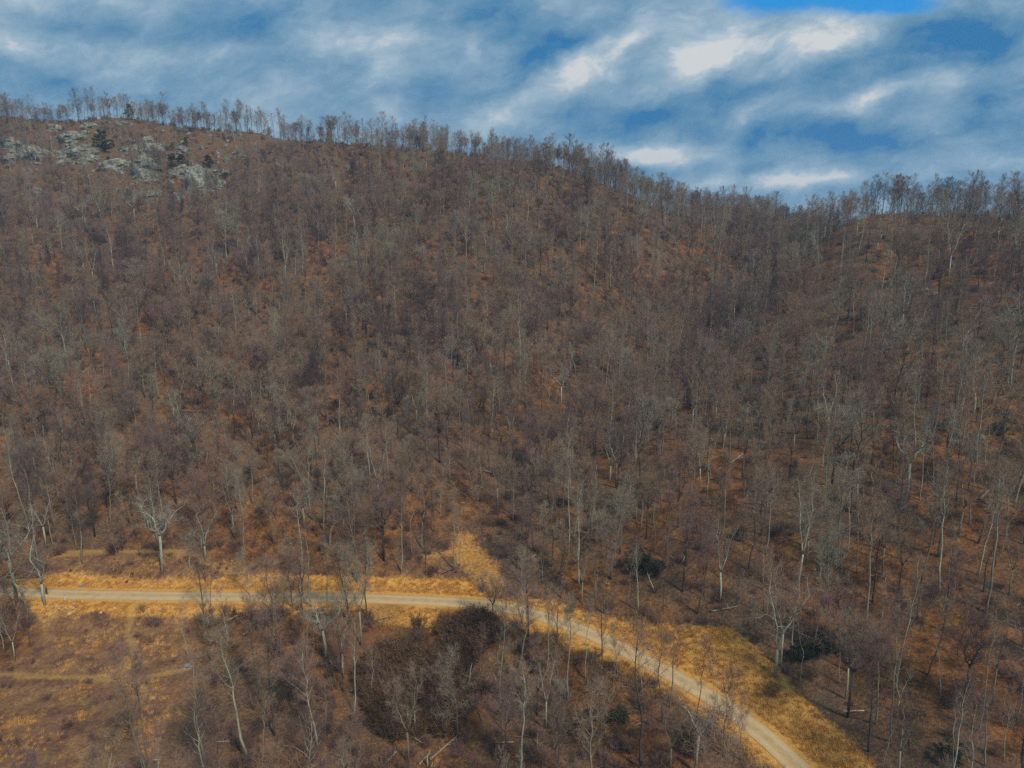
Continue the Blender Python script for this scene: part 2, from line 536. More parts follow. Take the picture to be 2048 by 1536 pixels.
def mat_gravel():
    m, b, p = new_mat('pale_gravel', 0.95, 0.15)
    P = geo_pos(b)
    at = b.n('ShaderNodeVertexColor', layer_name='lane')
    s = b.n('ShaderNodeSeparateColor')
    b.put(s.inputs[0], at.outputs[0])
    n2 = b.noise(P, 0.5, 5, 0.6)['Fac']
    n4 = b.noise(P, 6.0, 4, 0.7)['Fac']
    c = b.ramp(b.math('ADD', b.math('MULTIPLY', n2, 0.5), b.math('MULTIPLY', n4, 0.5)), [(0.3, (0.33, 0.21, 0.10)), (0.5, (0.47, 0.32, 0.155)), (0.7, (0.57, 0.41, 0.215))])
    c = b.mix(b.math('MULTIPLY', s.outputs[0], 0.45), c, (0.66, 0.50, 0.30))
    ed = b.remap(b.math('ADD', s.outputs[1], b.math('MULTIPLY', b.math('SUBTRACT', n2, 0.5), 1.3)), 0.45, 0.95, 0, 1, True)
    c = b.mix(ed, c, (0.42, 0.24, 0.085))
    b.put(p.inputs['Base Color'], c)
    bump(b, p, n4, 0.5, 0.15)
    return m


def mat_bark(name, stops, lich=0.3):
    m, b, p = new_mat(name, 0.9, 0.15)
    oi = b.n('ShaderNodeObjectInfo')
    tcn = b.n('ShaderNodeTexCoord').outputs['Object']
    v = b.vmath('MULTIPLY', tcn, (1.0, 1.0, 0.35))
    n = b.noise(v, 2.2, 5, 0.65)['Fac']
    c = b.ramp(oi.outputs['Random'], stops)
    c = b.mix(1.0, c, b.ramp(n, [(0.3, (0.55, 0.53, 0.50)), (0.5, (1, 1, 1)), (0.7, (1.3, 1.32, 1.28))]), 'MULTIPLY')
    b.put(p.inputs['Base Color'], c)
    return m


def mat_twig(name, stops, patch):
    m, b, p = new_mat(name, 0.9, 0.1)
    oi = b.n('ShaderNodeObjectInfo')
    n = b.noise(oi.outputs['Location'], 0.022, 3, 0.6)['Fac']
    f = b.math('ADD', b.math('MULTIPLY', oi.outputs['Random'], 0.55), b.math('MULTIPLY', b.remap(n, 0.35, 0.65, 0, 1), 0.45))
    c = b.ramp(f, stops)
    b.put(p.inputs['Base Color'], c)
    return m


M_GROUND = mat_ground()
M_GRAVEL = mat_gravel()
M_BARK = mat_bark('grey_green_bark', [(0.0, (0.08, 0.058, 0.045)), (0.4, (0.15, 0.12, 0.085)), (0.75, (0.26, 0.24, 0.165)), (1.0, (0.42, 0.41, 0.29))])
M_BARK_PALE = mat_bark('pale_bark', [(0.0, (0.20, 0.19, 0.14)), (0.5, (0.30, 0.30, 0.225)), (1.0, (0.42, 0.43, 0.33))])
M_BARK_DARK = mat_bark('dark_bark', [(0.0, (0.05, 0.04, 0.035)), (1.0, (0.12, 0.10, 0.085))])
M_TWIG = mat_twig('bare_twigs', [(0.0, (0.062, 0.042, 0.038)), (0.25, (0.125, 0.084, 0.074)), (0.38, (0.225, 0.146, 0.125)), (0.55, (0.29, 0.18, 0.11)), (0.72, (0.25, 0.205, 0.145)), (0.85, (0.30, 0.275, 0.195)), (0.93, (0.34, 0.13, 0.08)), (1.0, (0.36, 0.235, 0.135))], 0.3)
M_TWIG_PALE = mat_twig('pale_twigs', [(0.0, (0.19, 0.165, 0.13)), (0.5, (0.27, 0.24, 0.185)), (1.0, (0.35, 0.33, 0.26))], 0.3)
M_BRUSH = mat_twig('brush_stems', [(0.0, (0.08, 0.045, 0.032)), (0.35, (0.145, 0.085, 0.058)), (0.6, (0.18, 0.115, 0.10)), (0.8, (0.24, 0.145, 0.07)), (1.0, (0.32, 0.21, 0.10))], 0.3)
M_BRUSH_DARK = mat_twig('dark_brush_stems', [(0.0, (0.075, 0.042, 0.024)), (0.5, (0.14, 0.080, 0.042)), (1.0, (0.27, 0.165, 0.08))], 0.3)
M_EVER = mat_twig('evergreen_leaves', [(0.0, (0.035, 0.042, 0.022)), (0.6, (0.065, 0.068, 0.034)), (1.0, (0.095, 0.090, 0.045))], 0.3)
M_PINE = mat_twig('pine_needles', [(0.0, (0.045, 0.050, 0.018)), (0.6, (0.085, 0.080, 0.026)), (1.0, (0.15, 0.12, 0.035))], 0.3)
M_GRASS = mat_twig('dry_grass_blades', [(0.0, (0.46, 0.21, 0.045)), (0.4, (0.62, 0.32, 0.08)), (0.75, (0.74, 0.43, 0.135)), (1.0, (0.80, 0.54, 0.22))], 0.3)
M_WOOD = mat_bark('bleached_deadwood', [(0.0, (0.19, 0.15, 0.10)), (1.0, (0.42, 0.36, 0.27))])


def mat_rock():
    m, b, p = new_mat('lichened_rock', 0.92, 0.2)
    P = geo_pos(b)
    n = b.noise(P, 0.55, 7, 0.68)['Fac']
    n2 = b.noise(b.vmath('MULTIPLY', P, (1, 1, 2.6)), 1.3, 5, 0.7)['Fac']
    c = b.ramp(b.math('ADD', b.math('MULTIPLY', n, 0.6), b.math('MULTIPLY', n2, 0.4)),
               [(0.38, (0.028, 0.028, 0.025)), (0.46, (0.14, 0.14, 0.11)), (0.54, (0.28, 0.285, 0.215)), (0.67, (0.47, 0.47, 0.36))])
    rust = b.remap(b.noise(P, 0.3, 4, 0.6)['Fac'], 0.56, 0.68, 0, 0.6, True)
    c = b.mix(rust, c, (0.24, 0.13, 0.07))
    b.put(p.inputs['Base Color'], c)
    bump(b, p, n, 0.9, 1.2)
    return m


M_ROCK = mat_rock()


def plain(name, colr, rough=0.6, metal=0.0, spec=0.4, var=0.15):
    m, b, p = new_mat(name, rough, spec)
    n = b.noise(b.n('ShaderNodeTexCoord').outputs['Object'], 3.0, 4, 0.6)['Fac']
    lo = tuple(c * (1 - var) for c in colr)
    hi = tuple(min(1, c * (1 + var)) for c in colr)
    b.put(p.inputs['Base Color'], b.mix(n, lo, hi))
    p.inputs['Metallic'].default_value = metal
    return m


M_TANROCK = plain('tan_stone', (0.50, 0.33, 0.19), 0.9, var=0.3)
M_METAL = plain('grey_painted_metal', (0.22, 0.26, 0.28), 0.55)
M_METALD = plain('dark_metal', (0.05, 0.06, 0.075), 0.5)
M_CONC = plain('concrete', (0.30, 0.30, 0.28), 0.9)
M_CLOTH = plain('black_clothing', (0.012, 0.012, 0.016), 0.9)
M_TROUSER = plain('dark_trousers', (0.05, 0.035, 0.035), 0.9)
M_SKIN = plain('skin', (0.45, 0.27, 0.19), 0.6)
M_HAIR = plain('dark_hair', (0.02, 0.015, 0.012), 0.7)
M_POST = plain('weathered_white_post', (0.62, 0.64, 0.58), 0.7)

# ------------------------------------------------------------------ mesh helpers


class MB:
    def __init__(s):
        s.v, s.f, s.m = [], [], []

    def add(s, vs, fs, mi=0):
        o = len(s.v)
        s.v.extend(vs)
        s.f.extend([tuple(i + o for i in f) for f in fs])
        s.m.extend([mi] * len(fs))

    def tube(s, pts, rad, sides=6, mi=0, cap=True):
        pts = [np.array(p, float) for p in pts]
        vs, fs = [], []
        n = len(pts)
        for i, p in enumerate(pts):
            t = pts[min(i + 1, n - 1)] - pts[max(i - 1, 0)]
            t = t / (np.linalg.norm(t) + 1e-9)
            ref = np.array([1.0, 0, 0]) if abs(t[0]) < 0.8 else np.array([0, 1.0, 0])
            a = np.cross(t, ref)
            a /= np.linalg.norm(a)
            c = np.cross(t, a)
            for k in range(sides):
                an = 2 * math.pi * k / sides
                vs.append(tuple(p + (a * math.cos(an) + c * math.sin(an)) * rad[i]))
        for i in range(n - 1):
            for k in range(sides):
                k2 = (k + 1) % sides
                fs.append((i * sides + k, i * sides + k2, (i + 1) * sides + k2, (i + 1) * sides + k))
        if cap:
            fs.append(tuple(reversed(range(sides))))
            fs.append(tuple((n - 1) * sides + k for k in range(sides)))
        s.add(vs, fs, mi)

    def box(s, x0, x1, y0, y1, z0, z1, mi=0):
        vs = [(x, y, z) for z in (z0, z1) for y in (y0, y1) for x in (x0, x1)]
        s.add(vs, [(0, 2, 3, 1), (4, 5, 7, 6), (0, 1, 5, 4), (2, 6, 7, 3), (0, 4, 6, 2), (1, 3, 7, 5)], mi)

    def mesh(s, name, mats, smooth=False):
        me = bpy.data.meshes.new(name)
        me.from_pydata(s.v, [], s.f)
        for mt in mats:
            me.materials.append(mt)
        if len(mats) > 1:
            me.polygons.foreach_set('material_index', s.m)
        if smooth:
            me.polygons.foreach_set('use_smooth', [True] * len(me.polygons))
        me.update()
        return me


def link(name, me, parent=None, loc=None):
    o = bpy.data.objects.new(name, me)
    col.objects.link(o)
    if parent is not None:
        o.parent = parent
    if loc is not None:
        o.location = loc
    return o


def tag(o, label=None, cat=None, group=None, kind=None):
    if label:
        o['label'] = label
    if cat:
        o['category'] = cat
    if group:
        o['group'] = group
    if kind:
        o['kind'] = kind
    return o


def empty(name, loc, rz=0.0, s=1.0):
    o = bpy.data.objects.new(name, None)
    o.empty_display_size = 0.5
    o.location = loc
    o.rotation_euler = (0, 0, rz)
    o.scale = (s, s, s) if not isinstance(s, tuple) else s
    col.objects.link(o)
    return o


# ------------------------------------------------------------------ ground and road
nx, ny = MX.shape
me = bpy.data.meshes.new('ground')
idx = np.arange(nx * ny).reshape(nx, ny)
quads = np.stack([idx[:-1, :-1], idx[1:, :-1], idx[1:, 1:], idx[:-1, 1:]], -1).reshape(-1, 4)
me.from_pydata(np.stack([VX, VY, HZ.ravel()], -1).tolist(), [], quads.tolist())
me.polygons.foreach_set('use_smooth', [True] * len(me.polygons))
zf = soft(Z_FIELD, 5) + soft(Z_BANK, 5) * 0.7
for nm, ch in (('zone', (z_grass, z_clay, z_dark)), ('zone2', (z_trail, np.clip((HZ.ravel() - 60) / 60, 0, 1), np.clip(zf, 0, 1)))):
    a = me.color_attributes.new(nm, 'FLOAT_COLOR', 'POINT')
    a.data.foreach_set('color', np.stack([*ch, np.ones(len(VX))], -1).astype(np.float32).ravel())
me.materials.append(M_GROUND)
me.update()
tag(link('ground', me), kind='structure')

# gravel road: a crowned sheet with sides buried in the shoulders
rb = []
lane = []
seg = ROAD
WID = 1.85
offs = [-WID - 0.3, -WID, -1.7, -1.0, -0.3, 0.3, 1.0, 1.7, WID, WID + 0.3]
hts = [-0.4, 0.05, 0.09, 0.07, 0.12, 0.12, 0.07, 0.09, 0.05, -0.4]
lan = [(0, 1), (0, 1), (0.2, 0.25), (1, 0), (0.1, 0.1), (0.1, 0.1), (1, 0), (0.2, 0.25), (0, 1), (0, 1)]
for i, p in enumerate(seg):
    t = seg[min(i + 1, len(seg) - 1)] - seg[max(i - 1, 0)]
    t = t / np.linalg.norm(t)
    nrm = np.array([-t[1], t[0]])
    for o_, h_, l_ in zip(offs, hts, lan):
        wob = 0.22 * math.sin(i * 0.31 + (o_ > 0) * 2) + 0.18 * math.sin(i * 0.83 + (o_ > 0)) + 0.12 * math.sin(i * 2.3)
        q = p + nrm * (o_ + (wob if abs(o_) > 2 else 0) * (1 if o_ > 0 else -1))
        rb.append((q[0], q[1], ROADZ + h_))
        lane.append((l_[0], l_[1], 0, 1))
m_ = len(offs)
rf = [(i * m_ + j, (i + 1) * m_ + j, (i + 1) * m_ + j + 1, i * m_ + j + 1) for i in range(len(seg) - 1) for j in range(m_ - 1)]
me = bpy.data.meshes.new('gravel_road')
me.from_pydata(rb, [], [tuple(reversed(f)) for f in rf])
a = me.color_attributes.new('lane', 'FLOAT_COLOR', 'POINT')
a.data.foreach_set('color', np.array(lane, np.float32).ravel())
me.polygons.foreach_set('use_smooth', [True] * len(me.polygons))
me.materials.append(M_GRAVEL)
tag(link('gravel_road', me), kind='structure')

# ------------------------------------------------------------------ trees


def unit(v):
    return v / (np.linalg.norm(v) + 1e-9)


def rand_dir(r):
    v = r.normal(size=3)
    return unit(v)


class Tree:
    "a bare tree: stem and limbs in one mesh, branches and twigs in another"
    def __init__(s, seed, H=20.0, r0=0.26, base=0.5, limbs=16, limb_len=4.5, up=0.55, wob=0.25, twigs=9, subs=7, tw=0.024, fork=0, gnarl=0.25, lean=0.0, spread=1.0, twl=0.95, fat=1.05):
        s.r = np.random.default_rng(seed)
        s.a, s.b = MB(), MB()
        s.p = dict(twigs=twigs, subs=subs, tw=tw, gnarl=gnarl, up=up, twl=twl)
        s.fat = fat
        r = s.r
        top = np.array([r.normal() * 0.6 + lean, r.normal() * 0.6, H])
        if fork:
            fz = H * r.uniform(0.22, 0.38) if fork == 1 else H * r.uniform(0.42, 0.55)
            fpt = np.array([0, 0, fz])
            s.stem([np.array([0, 0, -0.8]), np.array([0, 0, fz * 0.5]) + r.normal(size=3) * (.12, .12, 0), fpt], r0, r0 * 0.8)
            n = 2 if fork == 1 else 3
            a0 = r.uniform(0, 6.28)
            for k in range(n):
                an = a0 + k * 2 * math.pi / n + r.normal() * 0.2
                out = np.array([math.cos(an), math.sin(an), 0]) * H * (0.12 if fork == 1 else 0.2) * spread
                end = fpt + out * r.uniform(0.8, 1.3) + np.array([0, 0, (H - fz) * r.uniform(0.85, 1.0)])
                s.leader(fpt, end, r0 * 0.66, wob, max(0.05, (base * H - fz) / (H - fz)), int(limbs * 0.75), limb_len * 0.8, out * 0.25)
        else:
            s.leader(np.array([0, 0, -0.8]), top, r0, wob, base, limbs, limb_len, np.zeros(3))

    def stem(s, pts, ra, rb_, sides=6):
        n = len(pts)
        s.a.tube(pts, [(ra + (rb_ - ra) * i / (n - 1)) * s.fat for i in range(n)], sides)

    def leader(s, p0, p1, rad, wob, base, limbs, ll, bow):
        r = s.r
        n = 9
        L = np.linalg.norm(p1 - p0)
        pts = []
        off = np.zeros(3)
        for i in range(n + 1):
            t = i / n
            off = off + r.normal(size=3) * wob * (0.15 if i < 2 else 1) * (1, 1, 0)
            pts.append(p0 + (p1 - p0) * t + off * min(1, t * 2) + bow * math.sin(t * math.pi))
        rad_at = lambda t: rad * max(0.10, (1 - t) ** 0.75)
        s.a.tube(pts, [rad_at(i / n) * s.fat for i in range(n + 1)], 6)

        def at(t):
            f = t * n
            i = min(int(f), n - 1)
            return pts[i] + (pts[i + 1] - pts[i]) * (f - i)
        an = r.uniform(0, 6.28)
        for k in range(limbs):
            q = (k + r.uniform(0.1, 0.9)) / limbs
            t = base + (1 - base) * q
            an += 2.4 + r.normal() * 0.4
            env = math.sin(math.pi * min(1, 0.22 + 0.72 * q)) ** 0.8
            le = ll * env * r.uniform(0.65, 1.15)
            up = s.p['up'] + q * 0.45
            d_ = unit(np.array([math.cos(an), math.sin(an), up]))
            s.limb(at(t), d_, le, rad_at(t) * 0.55)
        # odd dead stubs on the clear bole
        for k in range(3):
            t = r.uniform(0.25, max(0.3, base))
            an = r.uniform(0, 6.28)
            p = at(t)
            d_ = np.array([math.cos(an), math.sin(an), r.uniform(-.1, .5)])
            s.b.tube([p, p + d_ * r.uniform(0.6, 1.8)], [0.04, 0.012], 3, cap=False)

    def limb(s, p, d_, L, rad):
        r = s.r
        n = 4
        pts = [p]
        for i in range(n):
            d_ = unit(d_ + r.normal(size=3) * s.p['gnarl'] + np.array([0, 0, 0.10]))
            pts.append(pts[-1] + d_ * L / n)
        rads = [max(0.016, rad * 0.8 * (1 - i / (n + 0.6))) * s.fat for i in range(n + 1)]
        s.a.tube(pts, rads, 4, cap=False)
        ns = s.p['subs']
        for k in range(ns):
            t = 0.25 + 0.75 * (k + r.uniform(0, 1)) / ns
            f = t * n
            i = min(int(f), n - 1)
            q = pts[i] + (pts[i + 1] - pts[i]) * (f - i)
            dd = unit(d_ * 0.75 + rand_dir(r) * 0.8 + np.array([0, 0, 0.28]))
            s.branch(q, dd, L * (0.5 - 0.22 * t) * r.uniform(0.7, 1.3), max(0.014, rads[i] * 0.3))
        s.branch(pts[-1], d_, L * 0.3, rads[-1])

    def branch(s, p, d_, L, rad):
        r = s.r
        L = max(L, 0.7)
        mid = p + unit(d_ + r.normal(size=3) * 0.2) * L * 0.5
        end = mid + unit(d_ + r.normal(size=3) * 0.35 + np.array([0, 0, 0.15])) * L * 0.5
        s.b.tube([p, mid, end], [rad, rad * 0.7, 0.012], 3, cap=False)
        nt = s.p['twigs']
        for k in range(nt):
            t = r.uniform(0.15, 1.0)
            q = p + (mid - p) * t * 2 if t < 0.5 else mid + (end - mid) * (t * 2 - 1)
            dd = unit(d_ * 0.7 + rand_dir(r) * 0.85 + np.array([0, 0, 0.25]))
            s.twig(q, dd, s.p['twl'] * r.uniform(0.6, 1.3))
            if k % 2:
                s.twig(q + dd * 0.4, unit(dd + rand_dir(r) * 0.7), s.p['twl'] * 0.6)

    def twig(s, p, d_, L):
        side = unit(np.cross(d_, rand_dir(s.r))) * s.p['tw'] * 0.5
        e = p + d_ * L
        s.b.add([tuple(p - side), tuple(p + side), tuple(e)], [(0, 1, 2)])

    def done(s, name, bark, twig):
        return s.a.mesh(name + '_trunk', [bark], True), s.b.mesh(name + '_crown', [twig])


VAR = []       # (kind, trunk mesh, crown mesh, height)


def variant(kind, bark, twig, **kw):
    H = kw.get('H', 20.0)
    t = Tree(1000 + len(VAR) * 17, **kw)
    tm, cm = t.done(kind, bark, twig)
    VAR.append((kind, tm, cm, H))


# tall forest trees with a clear bole
variant('tall', M_BARK, M_TWIG, H=21, r0=.20, base=.42, limbs=19, limb_len=5.2, up=1.1, gnarl=.16, subs=8, twigs=11)
variant('tall', M_BARK, M_TWIG, H=21, r0=.18, base=.50, limbs=17, limb_len=4.6, up=1.2, gnarl=.16, wob=.3, subs=8, twigs=11)
variant('tall', M_BARK_DARK, M_TWIG, H=21, r0=.21, base=.38, limbs=21, limb_len=5.4, up=.95, gnarl=.18, subs=8, twigs=11)
variant('tall', M_BARK_PALE, M_TWIG, H=21, r0=.19, base=.55, limbs=15, limb_len=4.0, up=1.2, gnarl=.16, wob=.35, twigs=9)
# round crowned
variant('round', M_BARK, M_TWIG, H=16, r0=.20, base=.25, limbs=24, limb_len=6.4, up=.75, gnarl=.2, twigs=12, subs=8)
variant('round', M_BARK_DARK, M_TWIG, H=16, r0=.21, base=.32, limbs=22, limb_len=6.2, up=.8, gnarl=.2, fork=2, twigs=12, spread=.9, subs=8)
variant('round', M_BARK_DARK, M_TWIG, H=15, r0=.18, base=.24, limbs=25, limb_len=5.8, up=.9, gnarl=.18, twigs=12, twl=1.05, subs=8)
# forked
variant('forked', M_BARK_PALE, M_TWIG, H=20, r0=.21, base=.42, limbs=17, limb_len=5.0, up=1.1, gnarl=.18, fork=1, twigs=9)
variant('forked', M_BARK, M_TWIG, H=20, r0=.22, base=.42, limbs=18, limb_len=5.0, up=1.1, gnarl=.18, fork=1, wob=.3, twigs=10)
# twisted pale
variant('twisted', M_BARK_PALE, M_TWIG_PALE, H=16, r0=.30, base=.30, limbs=14, limb_len=6.0, up=.5, fork=2, gnarl=.42, subs=7, twigs=6, wob=.5)
variant('twisted', M_BARK_PALE, M_TWIG_PALE, H=15, r0=.28, base=.35, limbs=17, limb_len=5.2, up=.4, gnarl=.45, subs=7, twigs=6, wob=.6)
variant('twisted', M_BARK_PALE, M_TWIG, H=16, r0=.26, base=.30, limbs=15, limb_len=5.6, up=.55, fork=1, gnarl=.42, subs=7, twigs=7, wob=.5)
# slender
variant('slender', M_BARK, M_TWIG, H=15, r0=.095, base=.38, limbs=13, limb_len=2.9, up=1.1, gnarl=.18, subs=6, twigs=8)
variant('slender', M_BARK_PALE, M_TWIG, H=16, r0=.10, base=.58, limbs=9, limb_len=2.3, up=1.2, gnarl=.2, subs=5, twigs=7, wob=.35)
variant('slender', M_BARK_DARK, M_TWIG, H=12, r0=.08, base=.25, limbs=15, limb_len=3.0, up=1.0, gnarl=.18, subs=6, twigs=9)
KINDS_ = {}
for i, v_ in enumerate(VAR):
    KINDS_.setdefault(v_[0], []).append(i)

ADJ = {'tall': 'tall', 'round': 'round-crowned', 'forked': 'forked', 'twisted': 'gnarled', 'slender': 'slender'}


def make_tree(vi, x, y, s, rz, tilt, label, group, name='bare_tree'):
    kind, tm, cm, H = VAR[vi]
    z = float(ground(x, y))
    e = empty(name, (x, y, z), rz, s)
    e.rotation_euler = (tilt[0], tilt[1], rz)
    tag(e, label, 'tree', group)
    link('trunk', tm, e)
    link('crown', cm, e)
    return e

